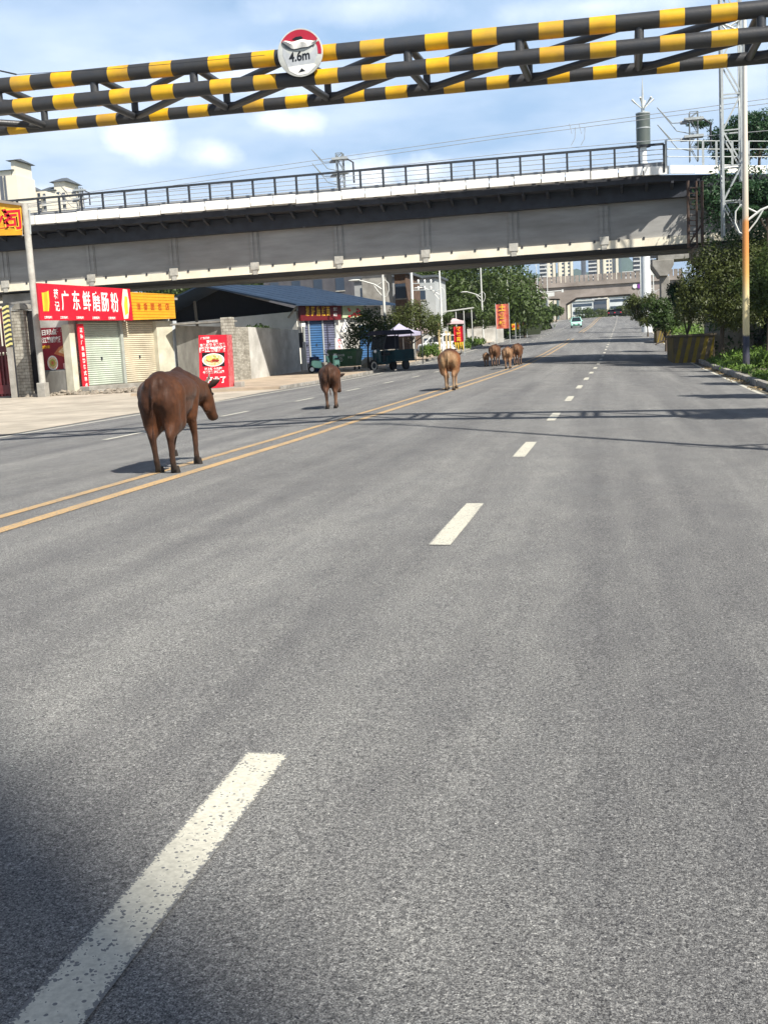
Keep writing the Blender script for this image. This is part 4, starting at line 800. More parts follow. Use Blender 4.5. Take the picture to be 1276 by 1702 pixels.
# ------------------------------------------------------------------ lattice mast, radio mast, catenary
def lattice(name, px, ytop, ybase, Y, w, label, m, step=1.5, cat='lattice mast'):
    p0 = Wp(px, ybase, Y); p1 = Wp(px, ytop, Y); t = thing(name, (p0.x, Y, p0.z), label, cat); hh = p1.z-p0.z
    for sx in (-1, 1):
        for sy in (-1, 1):
            b = MB(); b.beam((sx*w/2, sy*w/2, 0), (sx*w/2, sy*w/2, hh), w*.12, w*.12); b.build('leg', m, t)
    z = 0; k = 0
    while z < hh-.2:
        z1 = min(z+step, hh); s = 1 if k % 2 else -1; b = MB()
        for sy in (-1, 1): b.beam((-s*w/2, sy*w/2, z), (s*w/2, sy*w/2, z1), w*.08); b.beam((-w/2, sy*w/2, z1), (w/2, sy*w/2, z1), w*.07)
        for sx in (-1, 1): b.beam((sx*w/2, -s*w/2, z), (sx*w/2, s*w/2, z1), w*.08)
        b.build('lacing', m, t); z = z1; k += 1
    return t
lm = lattice('lattice_mast', 1217, -70, 392, 51.5, .80, 'tall grey lattice mast standing right of the bridge ladder', GALV)
lm.rotation_euler[1] = -R(.3)
STG = mat('mast_grey', (.22, .24, .24), .6, (.14, .155, .16), 6, metal=.3)
def catmast(px, ytop, ybase, Y, label, s=1., flip=1):
    t = lattice('catenary_mast', px, ytop, ybase, Y, .34*s, label, STG, .6*s, 'catenary mast'); p0 = t.location; hh = Wp(px, ytop, Y).z-p0.z
    for i, f in enumerate((.80, .45)):
        b = MB(); z = hh*f
        b.tube([(0, 0, z), (-.9*s*flip, 0, z+.05), (-1.5*s*flip, 0, z+.75*s)], .022*s, 6); b.tube([(0, 0, z-.5*s), (-.7*s*flip, 0, z-.3*s), (-1.5*s*flip, 0, z+.75*s)], .02*s, 6); b.build('cantilever_arm', STG, t, smooth=True)
        b = MB(); b.tube([(-.25*s*flip, 0, z+.02), (-.55*s*flip, 0, z+.03)], .08*s, 8); b.build('insulator', CAB, t)
        b = MB(); b.box(-.4*s, .4*s, -.22*s, .22*s, z+.08, z+.2); b.build('bracket_plate', GALV, t)
    b = MB(); b.tube([(.25*s, 0, hh*.9), (.7*s, 0, hh*.75), (.7*s, 0, hh*.25)], .05*s, 6); b.build('tension_weight', RAIL, t)
    return t
CG = 'catenary masts along the railway'
def setg(o, g): o['group'] = g
setg(catmast(568, 254, 322, 57.2, 'catenary mast above the middle of the white parapet bridge'), CG)
setg(catmast(1153, 186, 268, 57.4, 'catenary mast right of the dark radio mast cylinder', 1.15), CG)
setg(catmast(135, 311, 352, 70., 'small distant catenary mast beside the cream towers'), CG)
def wire(pts, label, r=.016, sag=.0, m=None):
    b = MB(); P = []
    for (a, c) in zip(pts, pts[1:]):
        for i in range(9):
            f = i/8; q = a*(1-f)+c*f; q.z -= sag*4*f*(1-f); P.append(q)
    b.tube(P, r, 5); o = b.build('overhead_wire', m or CAB); return tag(o, label, 'wire', 'overhead wires above the bridge')
WL = 'thin overhead wire crossing the sky above the bridge rail'
for (ya, ym, yb2, Ya, Yb, WL) in ((348, 221, 162, 64, 55, 'uppermost thin overhead wire above the bridge rail'), (358, 227, 170, 64, 56, 'middle thin overhead wire above the bridge rail'), (352, 254, 218, 60, 57, 'lowest thin overhead wire just above the bridge rail')):
    wire([Wp(-60, ya, Ya), Wp(846, ym, (Ya+Yb*2)/3), Wp(1340, yb2-7, Yb)], WL)
for px, dl in ((946, 'left'), (962, 'right')):
    b = MB(); q = [Wp(px, 205, 56), Wp(px+4, 222, 56), Wp(px+10, 211, 56), Wp(px+9, 230, 56), Wp(px+3, 241, 56)]; b.tube(q, .014, 5); o = b.build('dropper_wire', CAB); tag(o, dl+' one of two looped droppers hanging left of the radio mast', 'wire', 'dropper wires left of the radio mast')
b = MB(); b.tube([Wp(-60, 112, 15.5), Wp(0, 117, 15.4), Wp(27, 123, 15.3)], .012, 5); b.tube([Wp(27, 123, 15.3), Wp(200, 113, 15.8), Wp(440, 91, 16)], .004, 4); o = b.build('loose_wire', RAIL); tag(o, 'loose dark wire lying over the left end of the striped gantry', 'wire')
# radio mast
Yr = 130.; rb = Wp(1074, 530, Yr); rm = thing('radio_mast', GX(1075, Yr), 'tall white radio mast with a dark cylinder and antennas above the bridge', 'radio mast')
zg = rm.location.z
def zz_(py): return Wp(1070, py, Yr).z-zg
b = MB(); b.tube([(0, 0, -.3), (0, 0, zz_(270))], [.62, .42], 20); b.tube([(0, 0, zz_(272)), (0, 0, zz_(244))], .35, 14); b.build('shaft', mat('mast_white', (.78, .80, .80), .5, (.7, .72, .72), 2), rm, smooth=True)
b = MB(); b.tube([(0, 0, zz_(244)), (0, 0, zz_(188))], .78, 24); b.build('cylinder_cover', mat('cover_grey_green', (.10, .12, .105), .45, (.07, .085, .075), 1, spec=.5), rm, smooth=True)
for y in (244, 214, 189): b = MB(); b.tube([(0, 0, zz_(y)), (0, 0, zz_(y)+.12)], .81, 24); b.build('band', GALV, rm, smooth=True)
b = MB(); b.tube([(0, 0, zz_(188)), (0, 0, zz_(150)), (0, 0, zz_(126))], [.22, .10, .02], 10); b.build('spike', GALV, rm, smooth=True)
for k in range(6):
    a = k*1.047+.3; b = MB(); z = zz_(172); b.tube([(0, 0, z-.6), (math.cos(a)*.8, math.sin(a)*.8, z+.1), (math.cos(a)*1.25, math.sin(a)*1.25, z+.5)], [.06, .07, .13], 8); b.build('antenna', LAMPW, rm, smooth=True)
for k in range(3): b = MB(); z = zz_(430+k*14); b.box(.5, 1.25, -.2, .2, z, z+.8); b.build('equipment_box', RAIL if k < 2 else LAMPW, rm)
# ------------------------------------------------------------------ old underpass at the crest
YU = 258.
UPM = mat('old_overpass', (.36, .315, .28), .95, (.23, .195, .17), .35, bump=.2, dirt=.5, detail=8, stretch=(1, 1, 2.2))
up = thing('old_overpass', (Wp(998, 530, YU).x, YU, 7.), 'old brown concrete overpass with a wide chamfered opening at the crest of the road', 'overpass')
def U(px, py): p = Wp(px, py, YU); return (p.x, p.z)
zt0 = U(998, 463)
out = [U(840, 478), U(1135, 459), (U(1135, 459)[0], 4), (U(1056, 530)[0], 4), U(1056, 497), U(1047, 488), U(958, 494), U(940, 505), (U(940, 530)[0], 4), (U(930, 530)[0], 4), U(930, 496), U(905, 496), (U(872, 505)[0], U(905, 496)[1]), (U(840, 505)[0], U(905, 496)[1])]
b = MB(); b.prism(out, 1, YU, YU+11); b.build('portal', UPM, up, world=True)
b = MB(); b.prism([U(840, 476), U(1135, 457), U(1135, 464), U(840, 483)], 1, YU-.5, YU-.003); b.build('string_course', UPM, up, world=True)
x = U(842, 470)[0]; xe = U(1133, 460)[0]; l0 = Vector((U(840, 476)[0], 0, U(840, 476)[1])); l1 = Vector((U(1135, 457)[0], 0, U(1135, 457)[1]))
while x < xe:
    f = (x-l0.x)/(l1.x-l0.x); z = l0.z+(l1.z-l0.z)*f; b = MB(); b.box(x, x+.85, YU-.3, YU-.05, z+.003, z+1.5); b.build('parapet_block', UPM, up, world=True); x += 1.05
cpos = Vector((U(1055, 485)[0], YU-.1, U(1055, 485)[1]))
for px, m_ in ((1055, WHT), (1062, mat('sign_purple', (.22, .05, .30), .5))):
    p = Wp(px, 475, YU-.2); t = MB(); t.prism([(p.x+.55*math.cos(i*.4488), p.z+.55*math.sin(i*.4488)) for i in range(14)], 1, YU-.22, YU-.12) ; o = t.build('round_sign', m_, up, world=True)
# ------------------------------------------------------------------ towers beyond
TC = mat('tower_cream', (.78, .72, .59), .9, (.68, .62, .50), .05, dirt=.2); TD = mat('tower_dark', (.12, .13, .15), .8, (.08, .09, .11), .08); TW = mat('tower_slab', (.62, .62, .60), .8); TG = mat('tower_glass', (.05, .07, .10), .3, (.03, .045, .07), .2, spec=.5); TR = mat('tower_roof', (.10, .115, .13), .7, (.07, .08, .09), .3)
def tower(px0, px1, ytop, yvis, Y, label, bays, dep=14., m=TC, roof=None, group=None, floor=3.0):
    xl, xr_ = Wp(px0, 430, Y).x, Wp(px1, 430, Y).x; zt = Wp((px0+px1)/2, ytop, Y).z; zv = Wp(px0, yvis, Y).z; t = thing('tower_block', ((xl+xr_)/2, Y, 2.), label, 'tower block', 0, group); w = xr_-xl; z0 = 0
    b = MB(); b.box(-w/2, w/2, 0, dep, 0, zt-2); b.build('wall', m, t)
    zl = zt-2; n = 0
    for k, (u0, u1, kind) in enumerate(bays):
        x0, x1 = -w/2+w*u0, -w/2+w*u1
        if kind == 'balcony':
            b = MB(); b.box(x0, x1, -.05, -.01, 0, zl-1); b.build('bay_recess', TD, t)
            z = zl-floor
            while z > max(zv-2-floor, 2): c = MB(); c.box(x0, x1, -1.3, -.06, z, z+1.0); c.build('balcony', TW, t); z -= floor
        elif kind == 'rib': b = MB(); b.box(x0, x1, -.9, -.01, 0, zl+.5); b.build('rib', m, t)
        elif kind == 'darkrib': b = MB(); b.box(x0, x1, -.5, -.01, 0, zl); b.build('bay_recess', TD, t)
        else:
            z = zl-floor
            while z > max(zv-2-floor, 2): c = MB(); c.box(x0, x1, -.05, -.01, z+.9, z+2.4); c.build('window', TG, t); z -= floor
    if roof:
        for (u0, u1, dz, hh) in roof:
            x0, x1 = -w/2+w*u0, -w/2+w*u1; b = MB(); c = (x0+x1)/2; z = zl+dz
            b.box(x0+.8, x1-.8, .3, dep-1, zl-.5, z); b.build('roof_house', m, t)
            b = MB(); v = [(x0-.8, -1, z), (x1+.8, -1, z), (x1+.8, dep, z), (x0-.8, dep, z), (c-(x1-x0)*.2, dep*.4, z+hh), (c+(x1-x0)*.2, dep*.4, z+hh)]; b.add(v, [(3, 2, 1, 0), (0, 1, 5, 4), (1, 2, 5), (2, 3, 4, 5), (3, 0, 4)]); b.build('roof', TR, t)
    return t
tower(896, 922, 384, 480, 900, 'cream tower with white balconies left of the gap beneath the bridge', [(.0, .45, 'balcony'), (.5, .6, 'rib'), (.68, .8, 'w'), (.85, .97, 'rib')])
tower(926, 951, 384, 480, 900, 'second cream tower with ribs from the left beneath the bridge', [(.05, .2, 'rib'), (.28, .42, 'w'), (.48, .6, 'rib'), (.68, .8, 'w'), (.86, .98, 'rib')])
tower(965, 973, 388, 480, 1000, 'narrow dark slate tower between the cream towers', [(.2, .8, 'darkrib')], m=mat('tower_slate', (.16, .18, .21), .8))
tower(977, 1027, 380, 480, 900, 'wide tower with dark balconies and cream ribs left of the blue mountain', [(.0, .28, 'balcony'), (.30, .36, 'rib'), (.40, .46, 'darkrib'), (.5, .56, 'rib'), (.60, .68, 'w'), (.72, .78, 'w'), (.82, .88, 'darkrib'), (.92, .99, 'rib')])
tower(1052, 1069, 384, 480, 800, 'grey tower with stacked balconies right of the blue mountain', [(.0, 1., 'balcony')], m=TD)
tower(-30, 41, 292, 352, 400, 'leftmost cream tower with a dark roof box above the bridge rail', [(.0, .3, 'w'), (.42, .54, 'balcony'), (.62, .68, 'darkrib'), (.72, .75, 'darkrib')], roof=((.55, .92, 2., 1.2), (.85, 1.02, 5.5, 1.5)), group=None)
tower(42, 86, 318, 352, 420, 'cream tower with a hipped grey roof left of the small catenary mast', [(.45, .55, 'w'), (.7, .8, 'w'), (.9, 1., 'balcony')], roof=((.0, .5, 1., 2.2),))
tower(78, 122, 316, 352, 440, 'cream tower with two stepped grey roofs nearest the small catenary mast', [(.15, .22, 'darkrib'), (.4, .48, 'w'), (.6, .7, 'w'), (.8, .92, 'balcony')], roof=((-.05, .55, 0.2, 2.6), (.45, .98, 3.6, 2.4)))
# pale low buildings far beyond the underpass
PALE = mat('far_white', (.68, .70, .70), .8, (.5, .54, .55), .2)
for i, (x0, x1, yt, Y, lab) in enumerate(((950, 985, 500, 520, 'low pale building left beyond the underpass opening'), (1012, 1056, 492, 560, 'long white building right beyond the underpass opening'), (1036, 1052, 452, 700, 'small white house on the slope under the blue mountain'), (985, 1008, 497, 600, 'grey building in the middle beyond the underpass opening'))):
    xl, xr_ = Wp(x0, 500, Y).x, Wp(x1, 500, Y).x; zt = Wp((x0+x1)/2, yt, Y).z; t = thing('far_building', ((xl+xr_)/2, Y, 1), lab, 'building'); w = xr_-xl
    b = MB(); b.box(-w/2, w/2, 0, 12, 0, zt-1); b.build('wall', PALE if i != 3 else TD, t); b = MB(); b.box(-w/2-.5, w/2+.5, -.6, 12.5, zt-.998, zt-.5); b.build('roof', TW, t)
    for q in range(3): c = MB(); c.box(-w/2+.4, w/2-.4, -.06, -.01, zt-3.6-q*3.4, zt-2.2-q*3.4); c.build('window_band', TG, t)
bw = thing('roadside_barrier', (Wp(975, 530, 330).x, 330, 7.2), 'low cream barrier wall beyond the underpass', 'barrier'); b = MB(); x0, x1 = Wp(945, 527, 330).x, Wp(1010, 527, 330).x; b.box(x0-bw.location.x, x1-bw.location.x, 0, .4, 0, 1.1); b.build('wall', PLAS, bw); b = MB(); b.box(x0-bw.location.x, x1-bw.location.x, -.05, .45, 1.102, 1.2); b.build('coping', PLAS, bw)
# mountain ridge
b = MB(); pr = [(-2600, 60), (-1500, 150), (-900, 90), (-300, 120), (-60, 140)]
ridge = [Wp(px, py, 4200) for px, py in ((560, 450), (700, 455), (860, 458), (940, 452), (958, 446), (975, 452), (1000, 455), (1020, 441), (1032, 420), (1041, 423), (1052, 436), (1075, 452), (1110, 462), (1300, 470), (1500, 460))]
vs = []
for i, p in enumerate(ridge): vs += [(p.x, 3800, -20), (p.x, 4100, p.z*.55), (p.x, 4200, p.z), (p.x, 4700, -20)]
b.add(vs, [(i*4+j, i*4+4+j, i*4+5+j, i*4+1+j) for i in range(len(ridge)-1) for j in range(3)])
b.build('hills', mat('hill_green', (.05, .085, .045), 1., (.03, .055, .03), .004, detail=8), kind='structure', smooth=True)
# ------------------------------------------------------------------ trees and plants
blobs = []; random.seed(11)
for i in range(330):
    px = random.uniform(250, 884); Y = random.uniform(128, 165); yb = 560; top = 420 if px < 815 else 420+(px-815)*.75
    if px < 700: py = random.uniform(top, 500)
    else: py = random.uniform(top, 556)
    p = Wp(px, py, Y); r = random.uniform(1.4, 3.1); blobs.append((p.x, p.y, p.z, r, r, r*.85))
leaves('woodland', blobs, 130000, .5, LEAF_M, inner=.5, kind='stuff', label='dense dark green wooded slope rising behind the roadside trees', cat='woodland')
b = MB(); v = []
for px in (180, 400, 650, 780, 870, 905): p = Wp(px, 500, 158); v += [(p.x, 134, .5), (p.x, 158, 11.5 if px < 860 else 6), (p.x, 190, 3)]
b.add(v, [(i*3+j, i*3+3+j, i*3+4+j, i*3+1+j) for i in range(5) for j in range(2)]); b.build('hill_slope', mat('wood_floor', (.03, .04, .015), 1., (.015, .02, .01), .5), kind='structure')
def T(name, px, Y, dx, h, crown, n, size, m, label, seed, trunk=.12, cat='tree', group=None):
    base = GX(px, Y); base.x += dx; return tree(name, base, h, crown, n, size, m, label, cat, group, trunk, seed=seed)
T('street_tree', 611, 64, 0, 1.6, [(-.2, 0, 2.6, 1.1, .9, .9), (.5, 0, 2.2, .8, .8, .8), (-.9, .2, 2.0, .7, .7, .9), (.1, 0, 3.2, .8, .7, .6), (1.1, -.1, 2.7, .6, .6, .6)], 5200, .15, LEAF_D, 'dark street tree between the dumpster and the three wheeler', 21, .07)
T('street_tree', 683, 76, 0, 1.5, [(0, 0, 3.0, 1.5, 1.3, 1.1), (1.2, 0, 2.7, 1.1, 1., .9), (-1.2, 0, 2.9, 1.1, 1., .9), (.4, 0, 3.8, 1., .9, .6), (1.7, .3, 2.2, .7, .6, .6), (-1.5, 0, 2.1, .6, .6, .5)], 7500, .15, LEAF_O, 'olive round street tree above the lavender market tent', 22, .10)
T('street_tree', 728, 92, 0, 1.4, crown_of(2.5, 1.6, 1.2, 7, 23), 3500, .2, LEAF_M, 'bushy green tree behind the yellow timber frame', 23)
T('street_tree', 785, 112, 0, 2., crown_of(3.2, 2.4, 1.9, 9, 24), 5000, .26, LEAF_M, 'green tree right of the red fringed banner', 24)
T('street_tree', 872, 132, 0, 2., crown_of(2.8, 2.4, 1.8, 10, 25), 6000, .28, LEAF_M, 'broad tree behind the yellow roadside banners', 25)
T('street_tree', 905, 170, 0, 2., crown_of(2.4, 1.9, 1.6, 8, 26), 4000, .32, LEAF_D, 'dark tree by the lamps before the old overpass', 26)
T('street_tree', 925, 225, 0, 2., crown_of(2.2, 1.8, 1.5, 8, 27), 3000, .36, LEAF_M, 'small tree beside the left leg of the old overpass', 27)
for i, (px, Y, h, r, lab) in enumerate(((970, 360, 3.2, 5, 'low tree left beyond the underpass'), (992, 365, 3.2, 5.5, 'low tree beyond the underpass opening centre'), (1030, 360, 3.6, 6, 'low tree right beyond the underpass'), (1050, 350, 3.4, 4.5, 'low tree beyond the right leg of the underpass'), (1010, 380, 2.6, 4, 'small tree beyond the dark far cars'))):
    T('distant_tree', px, Y, 0, 2, crown_of(h, r, 2.6, 7, 40+i), 2200, .5, LEAF_O if i % 2 else LEAF_M, lab, 40+i, group='trees beyond the underpass')
# right side
T('roadside_tree', 1190, 50.5, .3, 2.0, [(0, 0, 3.4, 1.6, 1.5, 1.6), (-1.0, -.3, 2.9, 1.0, .9, 1.0), (.9, 0, 4.4, 1.3, 1.2, 1.1), (-.4, 0, 4.6, 1.1, 1., .9), (1.6, 0, 3.2, 1.2, 1.1, 1.3), (-1.35, 0, 3.7, .7, .7, .7), (2.2, .2, 4.3, .9, .9, .8), (.3, -.5, 2.2, 1., .8, .7), (2.9, .3, 3.4, 1.0, .9, 1.2), (2.4, 1.0, 4.7, 1.4, 1.2, 1.0), (1.2, 1.9, 3.4, 1.2, 1.1, 1.0), (-1.6, .1, 2.6, .6, .6, .8), (1.2, -.4, 2.5, .9, .8, .9)], 42000, .12, LEAF_O, 'large leafy tree in front of the right bridge pier', 31, .13)
T('roadside_tree', 1262, 46.5, .9, 2.0, crown_of(3.4, 1.9, 2.2, 9, 32), 24000, .13, LEAF_M, 'leafy tree right of the rust orange street lamp', 32, .13)
T('roadside_tree', 1145, 60, -.1, 1.5, crown_of(3.0, 1.2, 1.3, 6, 33), 4500, .15, LEAF_B, 'dark bluish tree shading the left side of the right pier', 33, .08)
T('roadside_bush', 1101, 74, .2, 1.0, crown_of(2.3, 1.5, 1.7, 7, 34), 5000, .18, LEAF_D, 'dark bush between the two striped pier guards', 34, .08, 'bush')
T('roadside_bush', 1073, 112, .2, 1.0, crown_of(2.6, 2.1, 2.0, 8, 35), 5000, .24, LEAF_O, 'round olive bush beside the foot of the radio mast', 35, .08, 'bush')
T('roadside_bush', 1076, 150, .6, 1.0, crown_of(2.2, 2.0, 1.7, 8, 36), 3000, .28, LEAF_M, 'farther green bush along the right kerb', 36, .08, 'bush')
# trees on the embankment above the bridge level
for i, (px, py, r, Y, lab) in enumerate(((1205, 232, 2.0, 63, 'feathery tree above the bridge behind the lattice mast'), (1262, 215, 2.4, 62, 'feathery tree above the bridge right of the orange lamp'), (1275, 320, 1.5, 50, 'tree with hanging branches at the right edge under the bridge end'))):
    p = Wp(px, py, Y); random.seed(50+i); zb = 8.4 if i < 2 else G(p.x, Y)
    cr_ = [(0, 0, 0, r*.5, r*.5, r*.4)]+[(random.uniform(-r, r)*.8, random.uniform(-.8, .8), random.uniform(-.7, .55)*r, r*random.uniform(.22, .4), r*.3, r*random.uniform(.08, .16)) for _ in range(16)]
    cr_ = [(a, c, d+p.z-zb, e, f, g) for a, c, d, e, f, g in cr_]
    tree('embankment_tree', Vector((p.x, Y, zb)), p.z-zb-r*.4, cr_, 6500, .17, LEAF_B, lab, trunk=.1, seed=50+i)
dk = []
for _ in range(60):
    p = Wp(random.uniform(1180, 1330), random.uniform(290, 590), random.uniform(54.6, 57)); dk.append((p.x, p.y, p.z, random.uniform(.5, 1.1), .7, random.uniform(.5, 1.)))
leaves('thicket', dk, 14000, .2, LEAF_B, inner=.4, kind='stuff', label='dark overgrown thicket on the embankment behind the roadside trees', cat='thicket')
# trees outside the right edge that throw their shade over the lane
for i, (X, Y, h, r) in enumerate(((5.9, 17.8, 4.5, 1.6), (6.1, 24.0, 4.0, 1.2), (6.7, 30.0, 4.2, 1.2), (7.6, 35.0, 4.6, 1.4), (8.3, 40.5, 4.8, 1.5))):
    tree('roadside_tree', Vector((X, Y, G(X, Y))), h-1., crown_of(h, r, r*.8, 6, 60+i), 9000, .15, LEAF_M, ('nearest', 'second', 'third', 'fourth', 'farthest')[i]+' young tree in the row along the near right verge', group='young trees along the near right verge', seed=60+i)
# unseen tall block added behind the viewer to shade the lane at the lower left
kS = 31.; ex = Vector((-.65, -.76, 0)).normalized(); cS = Vector((-4.5+.75*kS, 5.34-.64*kS, 0)); ey = Vector((.76, -.65, 0)).normalized()
ab = thing('shade_block', cS+ex*7+ey*7, 'unseen block added behind the viewer to shade the lower left lane', 'building', math.atan2(ex.y, ex.x))
b = MB(); b.box(-7, 7, -7, 7, -.5, kS); b.build('wall', PLAS, ab); b = MB(); b.box(-6.8, 6.8, -6.8, 6.8, kS+.003, kS+.1); b.build('roof', CONC, ab)
for k in range(8):
    for q in range(3):
        for sy in (-1, 1):
            if k < 6: b = MB(); b.box(-5+q*4, -3.4+q*4, sy*7+(-.06 if sy < 0 else .01), sy*7+(-.01 if sy < 0 else .06), 2+k*3.3, 3.5+k*3.3); b.build('window', TG, ab)
tree('roadside_tree', Vector((10.8, 50.6, .1)), 9., [(x_, y_, z_, 1.1, 1.1, .9) for x_, y_, z_ in ((-1.6, 0, 9.6), (.2, .2, 9.2), (1.6, .1, 10.2), (-.4, -.4, 11.), (1.2, .3, 11.8), (-1.9, .2, 8.1), (-2.5, -.1, 10.8), (.3, .1, 12.6))], 9000, .2, LEAF_M, 'tall unseen tree added outside the right edge to shade the bridge end', seed=71, trunk=.18)  # unseen tree added to throw patchy shade on the bridge end
# grasses
def grass(name, pts, n, size, label, h=.16):
    return leaves(name, [(x, y, G(x, y)+dz, rx, ry, h) for x, y, dz, rx, ry in pts], n, size, LEAF_G, inner=.1, droop=-.9, kind='stuff', label=label, cat='grass')
pts = [(random.uniform(4.3, 8.5)+drift(Y), Y, .2, .7, .7) for Y in [random.uniform(38, 54) for _ in range(60)]]; pts = [p for p in pts if not (p[1] < 42.5 and p[0] < 5.2)]
grass('grass', pts, 26000, .15, 'bright green weeds on the right verge around the lamp foot', .5)
pts = [(random.uniform(3.9, 4.6)+drift(Y), Y, .15, .35, .5) for Y in [random.uniform(22, 62) for _ in range(70)]]; grass('grass', pts, 9000, .12, 'thin weeds along the right kerb', .18)
pts = [(random.uniform(4.2, 8)+drift(Y), Y, .3, 1.2, 1.6) for Y in [random.uniform(66, 200) for _ in range(70)]]; grass('grass', pts, 9000, .35, 'rough green growth along the far right verge', .5)
pts = [(p.x, p.y, .08, .5, .4) for p in [gp(px, 634-(px-390)*.14+random.uniform(-4, 2)) for px in np.linspace(388, 452, 26)]]; grass('grass', pts, 4200, .15, 'yellow green weeds at the foot of the white plaster wall', .28)
pts = [(random.uniform(-17.5, -14.2)+drift(Y), Y, .3, 1.1, 2.2) for Y in [random.uniform(98, 205) for _ in range(70)]]; grass('grass', pts, 9000, .38, 'green growth along the far left verge under the banners', .5)
for px, Y, lab in ((574, 0, ''),): pass
for px, Y, lab in ((708, 76, 'low shrub beside the market tent'), (766, 90, 'shrub at the foot of the red fringed banner'), (757, 97, 'shrub behind the red fringed banner')):
    T('shrub', px, Y, 0, .4, crown_of(.8, .9, .7, 5, px), 1500, .16, LEAF_G, lab, px, .03, 'shrub')
T('shrub', 428, 68, 0, 2.2, crown_of(2.9, 1.2, .5, 5, 77), 1500, .2, LEAF_D, 'dark leaves spilling over the white plaster wall', 77, .05, 'shrub')
# striped guard blocks at the piers
def guard(px0, px1, yt, yb, Y, dep, label):
    x0, x1 = Wp(px0, yb, Y).x, Wp(px1, yb, Y).x; g = G((x0+x1)/2, Y); zt = Wp((px0+px1)/2, yt, Y).z; t = thing('pier_guard', ((x0+x1)/2, Y, g), label, 'pier guard'); w = x1-x0; h = zt-g
    GD = mat('guard_block', (.15, .12, .08), .95, (.08, .065, .045), 3, bump=.4, dirt=.5); GY = mat('guard_yellow', (.30, .21, .02), .85, (.15, .11, .02), 5, dirt=.6, contrast=.9)  # guard colours darkened to stand for tree shade over them
    b = MB(); b.box(-w/2, w/2, 0, dep, -.2, h); b.build('block', GD, t, bevel=.03); b = MB(); b.box(-w/2-.08, w/2+.08, -.08, dep+.08, h+.003, h+.12); b.build('coping', GD, t, bevel=.02)
    n = 5
    for i in range(n):
        a = -w/2+w*(i+.12)/n; s = w/n*.48; k = .28; b = MB(); b.prism([(a, 0), (a+s, 0), (min(a+s+k, w/2), h-.02), (min(a+k, w/2-.05), h-.02)], 1, -.006, -.002); b.build('stripe', GY, t)
    for i in range(int(dep/.8)):
        a = i*.8; b = MB(); b.prism([(a, 0), (a+.4, 0), (a+.4, h-.02), (a, h-.02)], 0, -w/2-.006, -w/2-.002); b.build('stripe', GY, t)
guard(1119, 1188, 559, 596, 54.9, 5.6, 'low black and yellow striped guard wall round the right bridge pier')
guard(1091, 1114, 547, 567, 92.5, 5., 'farther striped guard wall round the tee shaped pier')
sl_ = gp(1270, 640); sb = thing('drain_slab', sl_, 'concrete slab and green pipe end beside the right kerb', 'drain slab'); b = MB(); b.box(-.2, 2.4, -.3, 1.4, -.1, .11); b.build('slab', KERB, sb, bevel=.03); b = MB(); b.tube([(.0, -2.4, .18), (1.2, -2.5, .18)], .26, 16); b.build('pipe_end', mat('pipe_green', (.12, .22, .18), .6, (.07, .12, .1), 4), sb, smooth=True)
# ------------------------------------------------------------------ background houses at the left
def house(px0, px1, yt, Y, m, rm_, label, name='house', dep=8, band=True):
    x0, x1 = Wp(px0, 500, Y).x, Wp(px1, 500, Y).x; g = G(x0, Y)-.3; zt = Wp((px0+px1)/2, yt, Y).z; t = thing(name, ((x0+x1)/2, Y, g), label, 'house'); w = x1-x0
    b = MB(); b.box(-w/2, w/2, 0, dep, 0, zt-g); b.build('wall', m, t); b = MB(); b.box(-w/2-.3, w/2+.3, -.4, dep+.3, zt-g+.003, zt-g+.25); b.build('roof', rm_, t)
    n = max(1, int(w/2.2))
    for i in range(n):
        c = -w/2+w*(i+.5)/n; b = MB(); b.box(c-.5, c+.5, -.05, -.01, zt-g-2.3, zt-g-.9); wn = b.build('window', TG, t); b = MB(); b.box(c-.58, c+.58, -.09, -.055, zt-g-2.42, zt-g-2.3); b.build('sill', CONC, wn)
house(590, 662, 462, 112, mat('house_grey', (.36, .37, .37), .9, (.26, .27, .27), .6, dirt=.3), TR, 'flat roofed grey house above the blue roof')
house(657, 676, 455, 104, mat('house_brick', (.16, .10, .07), .95, (.08, .055, .04), 2, bump=.4), TR, 'narrow dark brick house between the grey house and the power poles')
house(676, 724, 462, 118, mat('house_pale', (.46, .48, .48), .9, (.36, .38, .38), .6), TR, 'pale grey house behind the power poles')
house(440, 585, 452, 122, mat('house_dark', (.10, .10, .11), .9, (.06, .06, .07), .6), TR, 'long dark shed with a flat roof beyond the blue roof')
lw = thing('low_wall', GX(800, 118), 'low white wall behind the lamps right of the red fringed banner', 'wall'); x0, x1 = Wp(776, 550, 118).x, Wp(836, 550, 118).x; b = MB(); b.box(x0-lw.location.x, x1-lw.location.x, 0, .3, -.3, 1.7); b.build('wall_face', WPL, lw); b = MB(); b.box(x0-lw.location.x-.05, x1-lw.location.x+.05, -.05, .35, 1.703, 1.8); b.build('coping', CONC, lw)
# roadside dark fence/kiosk behind the tent
kk = house(700, 722, 545, 96, WPL, TR, 'small white kiosk behind the low shrub', 'kiosk', 3)
